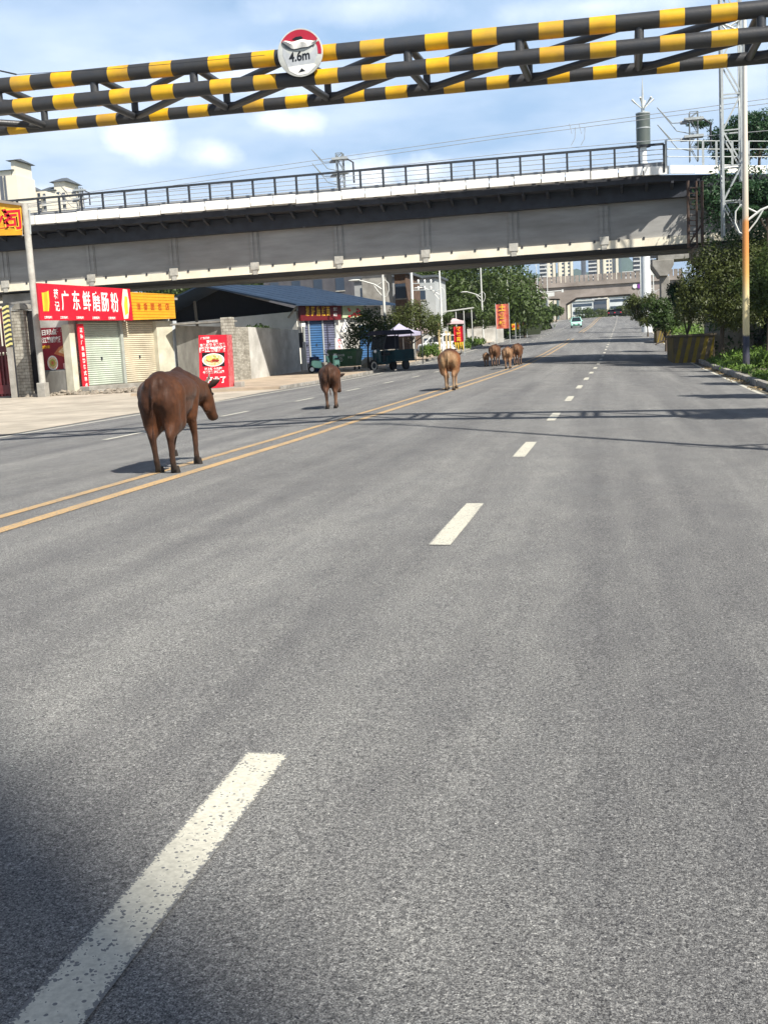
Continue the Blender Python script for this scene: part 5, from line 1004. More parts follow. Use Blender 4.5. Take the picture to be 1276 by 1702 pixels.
# ------------------------------------------------------------------ cattle
def cowmat(name, top, side, rear, leg, seedv=0.):
    m = bpy.data.materials.new(name); m.use_nodes = True; t = m.node_tree; b = t.nodes['Principled BSDF']; nl = t.links.new; b.inputs['Roughness'].default_value = .62; b.inputs['Specular IOR Level'].default_value = .22
    b.inputs['Sheen Weight'].default_value = .04
    c = t.nodes.new('ShaderNodeTexCoord'); s = t.nodes.new('ShaderNodeSeparateXYZ'); nl(c.outputs['Object'], s.inputs[0])
    n = t.nodes.new('ShaderNodeTexNoise'); n.inputs['Scale'].default_value = 3.2; n.inputs['Detail'].default_value = 6; nl(c.outputs['Object'], n.inputs[0])
    n2 = t.nodes.new('ShaderNodeTexNoise'); n2.inputs['Scale'].default_value = 42; n2.inputs['Detail'].default_value = 5; mp = t.nodes.new('ShaderNodeMapping'); mp.inputs['Scale'].default_value = (1, .5, .28); nl(c.outputs['Object'], mp.inputs[0]); nl(mp.outputs[0], n2.inputs[0])
    wob = wmath('MULTIPLY', wmath('SUBTRACT', n.outputs['Fac'], .5, t), .35, t)
    def ramp(f, stops):
        r = t.nodes.new('ShaderNodeValToRGB'); e = r.color_ramp.elements; e[0].position, e[0].color = stops[0][0], (*stops[0][1], 1); e[1].position, e[1].color = stops[-1][0], (*stops[-1][1], 1)
        for p, q in stops[1:-1]: k = e.new(p); k.color = (*q, 1)
        nl(f, r.inputs[0]); return r.outputs[0]
    def mix(f, a, b_, mode='MIX'):
        x = t.nodes.new('ShaderNodeMixRGB'); x.blend_type = mode
        for i, q in enumerate((f, a, b_)):
            if isinstance(q, (int, float)): x.inputs[i].default_value = q
            elif isinstance(q, tuple): x.inputs[i].default_value = (*q, 1)
            else: nl(q, x.inputs[i])
        return x.outputs[0]
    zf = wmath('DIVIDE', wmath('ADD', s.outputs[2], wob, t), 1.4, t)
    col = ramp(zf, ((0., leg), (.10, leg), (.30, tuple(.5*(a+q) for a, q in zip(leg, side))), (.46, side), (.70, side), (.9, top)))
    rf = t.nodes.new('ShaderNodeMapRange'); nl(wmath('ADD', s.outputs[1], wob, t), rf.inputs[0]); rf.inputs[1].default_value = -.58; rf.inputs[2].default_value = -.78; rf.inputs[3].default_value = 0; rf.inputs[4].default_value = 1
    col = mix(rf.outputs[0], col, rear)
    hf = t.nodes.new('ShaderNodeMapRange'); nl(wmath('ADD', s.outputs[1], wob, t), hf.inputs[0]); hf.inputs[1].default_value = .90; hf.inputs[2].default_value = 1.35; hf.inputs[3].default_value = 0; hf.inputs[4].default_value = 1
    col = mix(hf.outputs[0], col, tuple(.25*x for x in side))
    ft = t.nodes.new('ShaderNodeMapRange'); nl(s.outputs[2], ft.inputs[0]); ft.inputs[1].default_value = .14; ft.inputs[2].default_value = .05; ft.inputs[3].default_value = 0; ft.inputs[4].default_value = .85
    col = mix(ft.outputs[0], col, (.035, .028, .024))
    col = mix(.8, col, ramp(n.outputs['Fac'], ((.32, (.84, .82, .80)), (.68, (1.1, 1.1, 1.1)))), 'MULTIPLY'); col = mix(.6, col, ramp(n2.outputs['Fac'], ((.34, (.62,)*3), (.68, (1.3,)*3))), 'MULTIPLY')
    nl(col, b.inputs['Base Color']); bp = t.nodes.new('ShaderNodeBump'); bp.inputs['Strength'].default_value = .5; bp.inputs['Distance'].default_value = .02; n5 = t.nodes.new('ShaderNodeTexNoise'); n5.inputs['Scale'].default_value = 9; n5.inputs['Detail'].default_value = 3; nl(c.outputs['Object'], n5.inputs[0]); nl(wmath('ADD', wmath('MULTIPLY', n2.outputs['Fac'], .35, t), n5.outputs['Fac'], t), bp.inputs['Height']); nl(bp.outputs[0], b.inputs['Normal']); return m
HORN = mat('horn', (.28, .24, .19), .4, (.08, .07, .06), 12); HOOF = mat('hoof', (.045, .035, .03), .5, (.02, .018, .015), 9); MUZ = mat('muzzle_black', (.02, .018, .018), .4); EAR = mat('ear_hair', (.05, .03, .022), .8, (.03, .02, .015), 9); EYE = mat('eye_black', (.01, .01, .01), .15)
def cow(loc, scale, m, label, group, legs, yaw=0., head=(0, 0), belly=1., fat=1., tail=0., horns=True, vox=.017):
    """legs: foot offset (dy, lift) for hind-left, hind-right, fore-left, fore-right; head: sideways turn, raise"""
    t = thing('cow', loc, label, 'cow', yaw, group); b = MB(); hx, hz = head
    def cap(p, q, r0, r1, n=14): b.tube([Vector(p), Vector(q)], [r0, r1], n); b.ball(p, r0, nu=n, nv=8); b.ball(q, r1, nu=n, nv=8)
    def E(c, r): b.ball(c, r[0], r[1], r[2], 22, 14)
    E((0, .02, .94), (.285*fat, .68, .315*belly)); E((0, -.02, .88), (.30*fat, .50, .27*belly)); E((0, .35, .92), (.235*fat, .40, .35)); E((0, -.46, .99), (.245*fat, .33, .275)); E((0, .30, 1.17), (.085, .30, .125)); E((0, .34, 1.235), (.055, .16, .075)); E((0, -.15, 1.165), (.07, .55, .09)); E((0, -.52, 1.16), (.085, .22, .09))
    for s in (-1, 1): E((s*.175*fat, -.36, 1.135), (.08, .14, .06)); E((s*.085, -.70, 1.09), (.055, .07, .10)); E((s*.15*fat, -.05, 1.0), (.16, .6, .19)); E((s*.15*fat, -.52, .90), (.125, .25, .26))
    E((0, .62, .80), (.10, .18, .24)); E((0, .58, .62), (.045, .22, .09)); E((0, .08, .62), (.05, .14, .07))
    hd = Vector((hx, .86, 1.11+hz))
    cap((0, .46, 1.02), hd*.55+Vector((0, .48, 1.02))*.45, .235, .195); cap(hd*.55+Vector((0, .48, 1.02))*.45, hd, .195, .15); E((hx*.4, .80, .93+hz*.5), (.055, .22, .15))
    pol = hd+Vector((hx*.25, .04, .02)); muz = pol+Vector((hx*.55, .20, -.38))
    mid = pol*.5+muz*.5; cap(pol, mid, .128, .108); cap(mid, muz, .106, .074); E(muz+Vector((0, .012, -.01)), (.084, .066, .066)); E(pol+Vector((0, -.02, .045)), (.085, .07, .05)); E(mid+Vector((0, -.05, -.045)), (.062, .09, .10))
    for s in (-1, 1): E(pol+Vector((s*.088, .07, -.07)), (.032, .04, .035))
    for i, s in enumerate((-1, 1)):
        dy, lf = legs[i]; x = s*.155*fat; hp = Vector((x, -.46, .98)); st = Vector((s*.160*fat, -.36+dy*.35, .62+lf*.3)); hk = Vector((s*.125, -.62+dy*.8, .46+lf*.9)); ft_ = Vector((s*.115, -.56+dy, .13+lf)); tp = Vector((s*.115, -.51+dy, .045+lf))
        cap(hp, st, .185, .14); cap(hp+Vector((0, -.14, -.1)), st+Vector((0, -.16, -.06)), .14, .105); cap(st, hk, .135, .060); cap(st+Vector((0, -.16, .0)), hk+Vector((0, -.01, .03)), .125, .058); cap(hk, hk*.3+ft_*.7, .054, .040); cap(hk*.3+ft_*.7, ft_, .040, .046); cap(ft_, tp, .042, .048); E(hk+Vector((0, -.03, .01)), (.042, .048, .06))
        dy, lf = legs[2+i]; sh = Vector((s*.165*fat, .36, .98)); el = Vector((s*.165*fat, .30+dy*.2, .66)); kn = Vector((s*.135, .36+dy*.65+(.12 if lf > .05 else 0), .40+lf*.5)); ft_ = Vector((s*.130, .34+dy-(.06 if lf > .05 else 0), .12+lf)); tp = ft_+Vector((0, .045 if lf < .05 else -.05, -.078 if lf < .05 else -.06))
        cap(sh, el, .135, .092); cap(el, kn, .078, .046); E(kn, (.050, .050, .06)); cap(kn, kn*.3+ft_*.7, .048, .038); cap(kn*.3+ft_*.7, ft_, .038, .045); cap(ft_, tp, .042, .047)
    tb = [(0, -.72, 1.16), (tail*.2, -.79, 1.06), (tail*.6, -.80, .80), (tail, -.78, .58)]
    b.tube(tb, [.040, .026, .018, .016], 8); E((tail*1.05, -.78, .47), (.026, .026, .13))
    me = bpy.data.meshes.new('body'); me.from_pydata(b.v, [], b.f); tmp = bpy.data.objects.new('tmp', me); COL.objects.link(tmp)
    md = tmp.modifiers.new('r', 'REMESH'); md.mode = 'VOXEL'; md.voxel_size = vox; ms = tmp.modifiers.new('s', 'SMOOTH'); ms.iterations = 20 if vox < .025 else 4; ms.factor = .6
    dg = bpy.context.evaluated_depsgraph_get(); me2 = bpy.data.meshes.new_from_object(tmp.evaluated_get(dg)); bpy.data.objects.remove(tmp); bpy.data.meshes.remove(me)
    me2.name = 'body'; me2.materials.clear(); me2.materials.append(m); me2.polygons.foreach_set('use_smooth', [True]*len(me2.polygons)); o = bpy.data.objects.new('body', me2); COL.objects.link(o); o.parent = t
    for s in (-1, 1):
        e = MB(); r = pol+Vector((s*.10, -.02, .02)); tip = r+Vector((s*.17, -.05, .09)); e.tube([r, (r+tip)/2+Vector((0, 0, .015)), tip], [.026, .052, .012], 8); me_ = e.build('ear', EAR, t, smooth=True)
        if horns: e = MB(); r = pol+Vector((s*.065, -.01, .085)); e.tube([r, r+Vector((s*.05, -.01, .06)), r+Vector((s*.055, .01, .13))], [.024, .018, .006], 8); e.build('horn', HORN, t, smooth=True)
        e = MB(); e.ball(pol+Vector((s*.118, .085, -.075)), .021); e.build('eye', EYE, t, smooth=True)
    e = MB(); e.ball(muz+Vector((hx*.05, .046, -.014)), .066, .040, .052); e.build('muzzle', MUZ, t, smooth=True)
    for i, s in enumerate((-1, 1)):
        for j, (bx, by) in enumerate(((.115, -.50), (.130, .37))):
            dy, lf = legs[i+2*j]; y = by+dy; z = lf
            if j and lf > .05: y -= .12
            e = MB()
            for q in (-1, 1): e.tube([(s*bx+q*.024, y+.012, z+.075), (s*bx+q*.026, y+.03, z+.001)], [.030, .038], 8)
            e.build('hoof', HOOF, t, smooth=True)
    t.scale = (scale,)*3; return t
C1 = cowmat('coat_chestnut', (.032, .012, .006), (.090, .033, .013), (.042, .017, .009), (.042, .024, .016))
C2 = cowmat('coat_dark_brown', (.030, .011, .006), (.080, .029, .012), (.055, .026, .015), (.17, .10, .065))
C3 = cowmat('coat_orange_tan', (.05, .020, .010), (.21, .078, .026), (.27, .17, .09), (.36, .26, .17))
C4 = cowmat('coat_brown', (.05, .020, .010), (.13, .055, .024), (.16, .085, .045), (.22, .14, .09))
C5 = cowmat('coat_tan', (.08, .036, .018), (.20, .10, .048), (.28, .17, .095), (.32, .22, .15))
CGp = 'cattle walking away along the road'
def ground(p, **k): return Vector((p.x, p.y, G(p.x, p.y)+.004))
p = gp(273, 787); cow(ground(p+Vector((-.03, .50, 0))), .94, C1, 'large chestnut brown cow nearest the viewer, on the double yellow line', CGp, ((.06, 0), (-.03, 0), (.0, .14), (.10, 0)), R(6), (.12, -.15), tail=-.04, fat=.80)
p = gp(541, 680); cow(ground(p+Vector((.05, .42, 0))), .84, C2, 'dark brown young cow with pale shins left of the double line', CGp, ((-.04, 0), (.08, 0), (.06, .0), (.02, 0)), R(13), (.12, -.30), fat=.90, belly=.92, horns=False)
p = gp(743, 649); cow(ground(p+Vector((.05, .5, 0))), .94, C3, 'round tan and orange cow with a pale rump on the double line', CGp, ((.02, 0), (-.03, 0), (.05, 0), (.14, 0)), R(4), (.04, -.12), fat=1.16, belly=1.15)
p = gp(807, 609); cow(ground(p+Vector((.0, .4, 0))), .58, C5, 'small pale calf at the left end of the far group', CGp, ((.03, 0), (-.02, 0), (.0, 0), (.08, 0)), R(3), (-.05, -.1), fat=.9, horns=False, vox=.03)
p = gp(819, 609); cow(ground(p+Vector((.1, .5, 0))), .90, C4, 'brown cow walking beside the small calf', CGp, ((-.06, 0), (.10, 0), (.03, 0), (.1, 0)), R(-3), (.05, -.1), vox=.03)
p = gp(841, 613); cow(ground(p+Vector((.05, .5, 0))), .82, C5, 'tan cow left of the far pair on the yellow line', CGp, ((.08, 0), (-.05, 0), (.03, 0), (.0, 0)), R(2), (.0, -.35), fat=1.05, vox=.03)
p = gp(856, 607); cow(ground(p+Vector((.1, .5, 0))), .88, C4, 'rightmost brown cow of the far pair on the yellow line', CGp, ((-.02, 0), (.10, 0), (.03, 0), (.1, 0)), R(-4), (.0, -.3), fat=1.05, vox=.03)
# ------------------------------------------------------------------ dumpster, bins, scooters
GRN = mat('dumpster_green', (.035, .115, .045), .5, (.025, .085, .035), 3, dirt=.25, spec=.4); TYRE = mat('tyre', (.02, .02, .021), .85); CHR = mat('rim_pale', (.62, .60, .52), .4, (.5, .48, .42), 9); MINT = mat('mint_plastic', (.38, .78, .62), .4, (.32, .70, .56), 3, spec=.5); WPLA = mat('white_plastic', (.78, .80, .80), .4)
Yd = 63.; c = GX(572, Yd); dz = .13; du = thing('dumpster', Vector((c.x, Yd, c.z+dz)), 'green wheeled dumpster with white markings on the pavement edge', 'dumpster', R(-8))
b = MB(); w, h = .92, 1.05; b.add([(-w*.86, -.45, .22), (w*.86, -.45, .22), (w*.86, .45, .22), (-w*.86, .45, .22), (-w, -.55, h), (w, -.55, h), (w, .55, h), (-w, .55, h)], [(3, 2, 1, 0), (0, 1, 5, 4), (1, 2, 6, 5), (2, 3, 7, 6), (3, 0, 4, 7)]); b.build('body', GRN, du, bevel=.02)
b = MB(); b.box(-w-.05, w+.05, -.6, .6, h+.003, h+.07); b.build('rim', GRN, du, bevel=.015)
b = MB(); b.prism([(-.6, h+.073), (.6, h+.073), (.5, h+.16), (-.5, h+.2)], 0, -w, w); b.build('lid', GRN, du, bevel=.02)
for x in (-.55, .0, .55): b = MB(); b.add([(x-.03, -.5, .3), (x+.03, -.5, .3), (x+.03, -.585, h-.05), (x-.03, -.585, h-.05)], [(0, 1, 2, 3)]) if 0 else b.box(x-.025, x+.025, -.575, -.50, .5, h-.02); b.build('rib', GRN, du) if x else None
for x in (-.7, .7):
    for y in (-.35, .35): b = MB(); b.tube([(x-.03, y, .1), (x+.03, y, .1)], .10, 14); b.build('wheel', TYRE, du)
textmesh('lettering', '生活垃圾', .15, WHT, du, (-.1, -.60, .88), up=(0, -.1, 1), depth=.002); textmesh('lettering', '♲' if 0 else '①', .30, WHT, du, (-.08, -.575, .62), up=(0, -.12, 1), depth=.002); textmesh('lettering', '环卫', .14, WHT, du, (.52, -.59, .72), up=(0, -.1, 1), depth=.002)
br_ = thing('barrel', GX(520, 62.5)+Vector((0, 0, .13)), 'dark blue barrel beside the mint scooters', 'barrel')
b = MB(); b.tube([(0, 0, 0), (0, 0, .05), (0, 0, .3), (0, 0, .6), (0, 0, .84), (0, 0, .88)], [.27, .29, .31, .31, .29, .27], 24); b.build('drum', mat('barrel_blue', (.012, .03, .11), .45, (.01, .02, .07), 4, spec=.4), br_, smooth=True); b = MB(); b.tube([(0, 0, .881), (0, 0, .90)], .25, 24); b.build('lid', RAIL, br_)
def scooter(loc, rz, label):
    t = thing('electric_scooter', loc, label, 'scooter', rz, 'mint scooters by the dumpster')
    for y in (-.62, .62): b = MB(); b.tube([(-.045, y, .21), (.045, y, .21)], .21, 22); wv = b.build('wheel', TYRE, t); b = MB(); b.tube([(-.05, y, .21), (.05, y, .21)], .12, 18); b.build('rim', WPLA, wv)
    b = MB(); b.prism([(.40, .28), (.52, .32), (.42, .78), (.34, .95), (.26, .92), (.36, .55), (.30, .34), (-.05, .30), (-.05, .22), (.3, .22)], 0, -.13, .13); b.build('front_shield', MINT, t, bevel=.03)
    b = MB(); b.prism([(-.62, .44), (-.60, .66), (-.52, .72), (-.05, .66), (-.02, .30), (-.1, .24), (-.5, .30)], 0, -.14, .14); b.build('rear_body', MINT, t, bevel=.04)
    b = MB(); b.prism([(-.66, .73), (-.62, .80), (.0, .76), (.02, .70), (-.2, .70)], 0, -.12, .12); b.build('seat', RAIL, t, bevel=.02)
    b = MB(); b.tube([(-.33, .22, 1.02), (-.12, .30, 1.0), (0, .32, .97), (.12, .30, 1.0), (.33, .22, 1.02)], .02, 8); b.build('handlebar', RAIL, t, smooth=True)
    b = MB(); b.box(-.10, .10, .30, .42, .92, 1.04); b.build('headlight', WPLA, t, bevel=.02)
    for s in (-1, 1): b = MB(); b.tube([(s*.2, .26, 1.02), (s*.24, .28, 1.2)], .012, 6); b.ball((s*.25, .28, 1.24), .06, .02, .04); b.build('mirror', RAIL, t, smooth=True)
    b = MB(); b.tube([(0, .42, .9), (0, .62, .21)], .03, 8); b.build('fork', RAIL, t)
    b = MB(); b.prism([(.42, .38), (.82, .40), (.72, .46), (.5, .48)], 0, -.07, .07); b.build('mudguard', WPLA, t, bevel=.015)
    return t
z_ = Vector((0, 0, .13)); scooter(GX(532, 61.)+z_, R(-60), 'mint scooter leaning low between the barrel and the dark cow'); s2 = scooter(GX(556, 60.5)+z_, R(20), 'mint and white scooter standing before the green dumpster')
# small litter
random.seed(12); b = MB()
for i in range(26):
    q = gp(random.uniform(560, 660), random.uniform(613, 622)); s = random.uniform(.04, .10); b.cbox((q.x, q.y, q.z+.14), s*1.6, s, s*.5)
o = b.build('litter', mat('litter_pale', (.62, .58, .50), .8, (.3, .28, .24), 8)); tag(o, 'pale scraps of litter along the left kerb', 'litter', kind='stuff')
b = MB(); q = GX(610, 66); b.ball((q.x, q.y, q.z+.35), .5, .4, .42, 12, 8, .08); o = b.build('sack', mat('sack_pale', (.58, .54, .44), .8, (.4, .37, .3), 5)); tag(o, 'pale stuffed sack between the dumpster and the three wheeler', 'sack')
# ------------------------------------------------------------------ three wheeler
CAB_ = mat('trike_teal', (.012, .055, .065), .35, (.008, .035, .045), 3, spec=.5); TAR = mat('canopy_dark', (.03, .03, .05), .8); GLS = mat('glass_dark', (.02, .03, .035), .12, (.015, .02, .025), 3, spec=.6)
tq = GX(643, 62.); tk = thing('cargo_tricycle', tq, 'dark teal three wheeled cargo tricycle with a canopy parked at the left kerb', 'tricycle', R(143)); tk.scale = (1.1, 1.0, 1.12)
# local y forward
def wheel(par, x, y, r, w=.09, rim=CHR):
    b = MB(); b.tube([(x-w/2, y, r), (x+w/2, y, r)], r, 26); o = b.build('wheel', TYRE, par, bevel=.015); b = MB(); b.tube([(x-w/2-.006, y, r), (x+w/2+.006, y, r)], r*.70, 22); q = b.build('rim', rim, o)
    b = MB(); b.tube([(x-w/2-.012, y, r), (x+w/2+.012, y, r)], r*.48, 18); b.build('hub', RAIL, o)
wheel(tk, 0, 1.15, .30); wheel(tk, -.5, -.85, .27, .11, RAIL); wheel(tk, .5, -.85, .27, .11, RAIL)
b = MB(); b.box(-.60, .60, -1.5, .05, .45, .55); b.build('bed', CAB_, tk)
b = MB(); b.box(-.60, -.57, -1.5, .05, .553, 1.05); b.box(.57, .60, -1.5, .05, .553, 1.05); b.box(-.568, .568, -1.5, -1.47, .553, 1.05); b.box(-.568, .568, .02, .05, .553, 1.0); b.build('cargo_side', CAB_, tk)
b = MB(); b.prism([(.05, .35), (.75, .32), (.78, .42), (.35, .46), (.32, .78), (.05, .80)], 0, -.26, .26); b.build('seat_base', CAB_, tk, bevel=.03); b = MB(); b.box(-.27, .27, .02, .42, .803, .93); b.build('seat', RAIL, tk, bevel=.03)
b = MB(); b.prism([(.74, .34), (.92, .45), (.95, 1.0), (.86, 1.12), (.80, .95), (.70, .45)], 0, -.30, .30); b.build('front_cowl', CAB_, tk, bevel=.04); b = MB(); b.tube([(0, .92, .75), (0, 1.15, .30)], .035, 8); b.build('fork', RAIL, tk)
b = MB(); b.tube([(-.38, .62, 1.08), (-.15, .80, 1.10), (.15, .80, 1.10), (.38, .62, 1.08)], .02, 8); b.build('handlebar', RAIL, tk, smooth=True); b = MB(); b.ball((0, .96, 1.02), .09); b.build('headlight', WPLA, tk, smooth=True)
for x in (-.52, .52):
    for q_ in ([(x, .80, .5), (x*.95, .78, 1.2), (x, .55, 1.85)], [(x, -1.4, .55), (x, -1.4, 1.85)], [(x, -.1, .55), (x, -.1, 1.85)]): b = MB(); b.tube(q_, .025, 8); b.build('canopy_post', RAIL, tk)
b = MB(); b.add([(-.66, -1.55, 1.84), (.66, -1.55, 1.84), (.66, 1.0, 1.84), (-.66, 1.0, 1.84), (-.45, -1.4, 2.06), (.45, -1.4, 2.06), (.45, .85, 2.06), (-.45, .85, 2.06)], [(3, 2, 1, 0), (4, 5, 6, 7), (0, 1, 5, 4), (1, 2, 6, 5), (2, 3, 7, 6), (3, 0, 4, 7)]); b.build('canopy', TAR, tk, bevel=.02)
b = MB(); b.add([(-.5, .80, 1.1), (.5, .80, 1.1), (.5, .60, 1.80), (-.5, .60, 1.80)], [(0, 1, 2, 3)]); b.build('windscreen', GLS, tk)
b = MB(); b.box(.61, .64, -1.5, .0, 1.1, 1.8); b.build('side_curtain', TAR, tk); random.seed(2)
b = MB()
for i in range(7): b.cbox((random.uniform(-.35, .35), random.uniform(-1.2, -.2), .72+random.uniform(0, .2)), .34, .3, .3)
o = thing('crate_stack', (tq.x, tq.y, tq.z), 'small dark load of boxes in the bed of the three wheeler', 'boxes', R(143)); b.build('boxes', mat('crate_dark', (.05, .05, .06), .7, (.12, .10, .08), 2), o)
# ------------------------------------------------------------------ market tents
def tent(px, Y, w, d, hz, hp, m, label, rz=0.):
    t = thing('market_tent', GX(px, Y), label, 'tent', rz, None)
    for sx in (-1, 1):
        for sy in (-1, 1): b = MB(); b.tube([(sx*w/2, sy*d/2, -.2), (sx*w/2, sy*d/2, hz)], .035, 8); b.build('leg', GALV if m is not LIL else RAIL, t)
    b = MB(); n = 6; vs = [(0, 0, hp)]; ring = []
    cs = [(-w/2, -d/2), (w/2, -d/2), (w/2, d/2), (-w/2, d/2)]
    for k in range(4):
        a, c2 = cs[k], cs[(k+1) % 4]
        for i in range(n): f = i/n; ring.append((a[0]*(1-f)+c2[0]*f, a[1]*(1-f)+c2[1]*f))
    for s, dz_ in ((.35, .48), (.7, .17), (1., 0)):
        for x, y in ring: vs.append((x*s, y*s, hz+(hp-hz)*dz_))
    for x, y in ring: vs.append((x*1.01, y*1.01, hz-.22+.02*math.sin(x*9+y*7)))
    N_ = len(ring); fs = [(0, 1+i, 1+(i+1) % N_) for i in range(N_)]
    for r_ in range(3): fs += [(1+r_*N_+i, 1+(r_+1)*N_+i, 1+(r_+1)*N_+(i+1) % N_, 1+r_*N_+(i+1) % N_) for i in range(N_)]
    b.add(vs, fs); b.build('canopy', m, t); return t
LIL = mat('tent_lavender', (.42, .40, .52), .8, (.34, .32, .44), 1.5); PNK = mat('tent_pink', (.62, .50, .50), .8, (.5, .38, .40), 1.5)
tent(664, 72, 2.5, 2.6, 2.1, 2.75, LIL, 'lavender peaked market tent behind the three wheeler', R(20)); tent(744, 98, 3.0, 2.6, 2.6, 3.4, PNK, 'pinkish market tent behind the yellow timber frame', R(10)); tent(690, 86, 2.4, 2.2, 2.1, 2.8, PNK, 'faded market tent under the olive street tree', R(0))
# yellow timber frame
yw = mat('timber_yellow', (.62, .50, .26), .8, (.46, .36, .2), 5); Yt = 78.; tf = thing('gate_like_frame', GX(736, Yt), 'yellowish timber frame with white crossbars behind the tan cow', 'timber frame'); b0 = tf.location
for px, yt in ((729, 537), (741, 550), (747, 551)): q = Wp(px, yt, Yt+(px-729)*.1); b = MB(); b.box(q.x-b0.x-.07, q.x-b0.x+.07, (px-729)*.1-.07, (px-729)*.1+.07, -.2, q.z-b0.z); b.build('post', yw, tf)
for py in (556, 574): q0, q1 = Wp(729, py, Yt), Wp(747, py-1, Yt+1.8); b = MB(); b.beam(q0-b0, q1-b0, .08, .12); b.build('crossbar', WHT, tf)
# banners
def flag(px, Y, pyt, pyb, w, m, label, txt, tm, fringe=None, poles=1, name='banner', h0=None):
    t = thing(name, GX(px, Y), label, 'banner'); b0 = t.location; l, r = Wp(px-w/2, pyt, Y), Wp(px+w/2, pyt, Y); zt = l.z-b0.z; zb = Wp(px, pyb, Y).z-b0.z; x0, x1 = l.x-b0.x, r.x-b0.x
    b = MB(); n = 8; vs = []
    for i in range(n+1):
        x = x0+(x1-x0)*i/n; y = .05*math.sin(i*1.3)
        vs += [(x, y, zb), (x, y, zt), (x, y+.02, zb), (x, y+.02, zt)]
    fs = []
    for i in range(n): a = i*4; fs += [(a, a+4, a+5, a+1), (a+2, a+3, a+7, a+6)]
    b.add(vs, fs); b.build('cloth', m, t)
    for k in ((1,) if poles == 1 else (0, 1)): xx = (x0, x1)[k]; b = MB(); b.tube([(xx, .01, -.2), (xx, .01, zt+.1)], .04, 8); b.build('pole', GALV, t)
    if fringe:
        for i in range(4): a = x0+(x1-x0)*(i+.1)/4; c2 = x0+(x1-x0)*(i+.9)/4; b = MB(); b.prism([(a, zb-.02), (c2, zb-.02), ((a+c2)/2+.05, zb-.55-.25*(i % 2))], 1, -.01, .01); b.build('fringe', fringe, t)
    k = len(txt); s = (zt-zb)/k*.86
    for i, ch in enumerate(txt): textmesh('lettering', ch, min(s, (x1-x0)*.85), tm, t, ((x0+x1)/2, -.09, zt-(i+.5)*(zt-zb)/k), depth=.004, bold=.03)
    return t
flag(761.5, 84, 543, 568, 16, RED, 'red banner with a yellow fringe on a pole beside the pavement', '农家菜', YLT, YLT); 
t_ = flag(834, 112, 506, 546, 22, mat('banner_faded_red', (.55, .05, .04), .6, (.62, .25, .16), 2), 'tall faded red banner with orange characters behind a lamp', '土鸡馆', YLT, None, 2)
for i, (px, yt, yb, w_) in enumerate(((853, 538, 548, 6), (861, 536, 547, 4), (871, 527, 545, 7))): flag(px, 124+i*4, yt, yb, w_, YLT, ('nearest small', 'middle small', 'largest')[i]+' yellow roadside banner beyond the tall red banner', '茶', RED)
bf = thing('billboard_frame', GX(765, 108), 'slanted pale roof frame above the pinkish tent', 'frame'); b0 = bf.location; q0, q1 = Wp(737, 518, 108), Wp(787, 511, 108); b = MB(); b.beam(q0-b0, q1-b0, .12, .12); b.build('top_beam', LAMPW, bf)
for px in (742, 757, 770, 783): q = Wp(px, 517-(px-742)*.12, 108); b = MB(); b.tube([(q.x-b0.x, .05, 0), (q.x-b0.x, .05, q.z-b0.z)], .05, 6); b.build('post', LAMPW, bf)
b = MB(); b.add([(q0.x-b0.x, .4, q0.z-b0.z-.3), (q1.x-b0.x, .4, q1.z-b0.z-.4), (q1.x-b0.x, 3, q1.z-b0.z-1.3), (q0.x-b0.x, 3, q0.z-b0.z-1.2)], [(0, 1, 2, 3)]); b.build('roof_sheet', TR, bf)
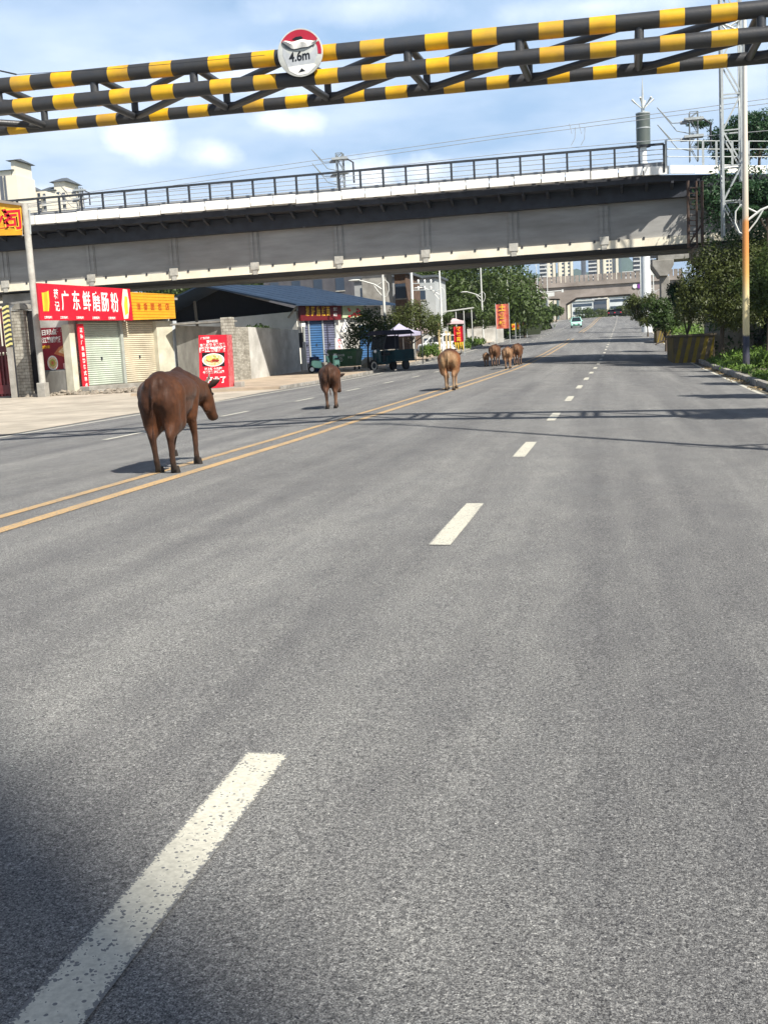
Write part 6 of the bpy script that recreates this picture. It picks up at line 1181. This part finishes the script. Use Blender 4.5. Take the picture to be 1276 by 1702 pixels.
# ------------------------------------------------------------------ vehicles
def car(loc, rz, m, label, L_=4.2, w=1.72, h=1.48, van=False, cat='car', name='parked_car'):
    t = thing(name, loc, label, cat, rz); a = L_/2     # local -y is the front
    lowp = [(-a, .34), (-a+.04, .62), (-a+.18, .78), (-a+(.7 if van else 1.05), .92), (a-.12, .96), (a-.02, .7), (a, .36), (a-.1, .22), (-a+.1, .22)]
    b = MB(); b.prism(lowp, 0, -w/2, w/2); b.build('body', m, t, bevel=.07)
    g = [(-a+(.62 if van else 1.0), .90), (-a+(1.1 if van else 1.7), h-.06), (-a+(1.4 if van else 2.0), h), (a-(.35 if van else 1.1), h-.02), (a-(.12 if van else .45), .93)]
    def inset(poly, s): return [(y, z) for y, z in poly]
    b = MB(); n = len(g); vs = []
    for sx in (-1, 1):
        for y, z in g: k = (z-.9)/(h-.9); vs.append((sx*(w/2-.03-.16*k), y, z))
    b.add(vs, [tuple(range(n)), tuple(range(2*n-1, n-1, -1))]+[(i, n+i, n+(i+1) % n, (i+1) % n) for i in range(n)]); b.build('cabin', GLS, t, bevel=.03)
    rf = [(g[1][0]+.1, h-.035), (g[2][0], h+.012), (g[3][0]+.05, h), (g[3][0]+.1, h-.05)]; b = MB(); b.prism(rf, 0, -w/2+.16, w/2-.16); b.build('roof', m, t, bevel=.03)
    for sx in (-1, 1):
        ps = []
        for yy, zz in ((g[1]), (g[3])):
            yl = g[0][0] if (yy, zz) == g[1] else g[4][0]; b = MB(); b.beam((sx*(w/2-.02), yl, .92), (sx*(w/2-.17), yy, zz+.0), .09, .07); b.build('pillar', m, t)
        for y in (-a+.78, a-.78): wheel(t, sx*(w/2-.08), y, .31, .2)
        b = MB(); b.box(sx*(w/2-.38)-.2, sx*(w/2-.38)+.2, -a-.012, -a+.1, .58, .72); b.build('headlight', WPLA, t, bevel=.02); b = MB(); b.box(sx*(w/2-.25)-.15, sx*(w/2-.25)+.15, a-.08, a+.012, .62, .82); b.build('tail_light', RED, t, bevel=.02)
        b = MB(); b.box(sx*(w/2+.1)-.1, sx*(w/2+.1)+.1, g[0][0]+.2, g[0][0]+.3, .95, 1.08); b.build('wing_mirror', m, t, bevel=.02)
    b = MB(); b.box(-.5, .5, -a-.01, -a+.05, .32, .5); b.build('grille', RAIL, t); b = MB(); b.box(-.24, .24, -a-.03, -a-.012, .36, .48); b.build('number_plate', mat('plate_green', (.25, .6, .4), .5) if m is MINTC else mat('plate_blue', (.03, .08, .4), .5), t); return t
MINTC = mat('car_mint', (.42, .74, .64), .3, (.40, .72, .62), 1, spec=.5); WCAR = mat('car_white', (.75, .76, .77), .3, (.72, .73, .74), 1, spec=.5); DCAR = mat('car_black', (.012, .012, .014), .3, (.012, .012, .014), 1, spec=.5)
q = GX(958, 172); car(q, R(2), MINTC, 'small mint green hatchback driving towards the viewer on the left side', 3.4, 1.6, 1.6, True, name='moving_car')
q = GX(731, 96); car(q, R(-35), WCAR, 'white car parked behind the yellow timber frame', name='parked_car')
q = GX(1017, 262); q.z = 7.25; car(q, R(180), DCAR, 'black car going away under the overpass, left of two', 4.4, 1.8, 1.5, name='moving_car'); q = GX(1027, 262); q.z = 7.25; car(q, R(180), DCAR, 'black car going away under the overpass, right of two', 4.6, 1.85, 1.6, name='moving_car')
q = GX(1013, 240); q = GX(884, 165); car(q, R(10), mat('car_silver', (.45, .48, .52), .3, (.42, .45, .5), 1, spec=.5), 'silver car parked among the far left trees', name='parked_car')
# fallen branch on the right kerb
b = MB(); q = gp(1102, 573); b.tube([q+Vector((-.6, 0, .05)), q+Vector((0, .2, .35)), q+Vector((.5, .1, .15)), q+Vector((1.0, .3, .45))], [.05, .09, .07, .03], 7); b.tube([q+Vector((0, .2, .35)), q+Vector((.1, 0, .7))], [.06, .03], 6); o = b.build('broken_branch', BARK, smooth=True); tag(o, 'broken branch lying by the far right kerb', 'branch')
# leaf litter at the right kerb
random.seed(21); pts = [(random.uniform(3.35, 3.8)+drift(Y), Y, .02, .22, .4) for Y in [random.uniform(18, 50) for _ in range(40)]]
leaves('leaf_litter', [(x, y, G(x, y)+.03, rx, ry, .03) for x, y, _, rx, ry in pts], 1800, .06, leafmat('dry_leaf', (.05, .03, .015), (.26, .19, .09)), inner=.0, kind='stuff', label='dry leaves gathered in the right gutter', cat='leaves')
# ------------------------------------------------------------------ haze
hb = MB(); hb.box(-3400, 3400, -50, 5200, -25, 420); hz_o = hb.build('haze', [], kind='stuff'); hm = bpy.data.materials.new('haze_air'); hm.use_nodes = True; ht = hm.node_tree; ht.nodes.clear()
pv = ht.nodes.new('ShaderNodeVolumePrincipled'); pv.inputs['Color'].default_value = (.72, .84, 1., 1); pv.inputs['Density'].default_value = .00012; pv.inputs['Anisotropy'].default_value = .2; ho = ht.nodes.new('ShaderNodeOutputMaterial'); ht.links.new(pv.outputs[0], ho.inputs['Volume']); hz_o.data.materials.append(hm)
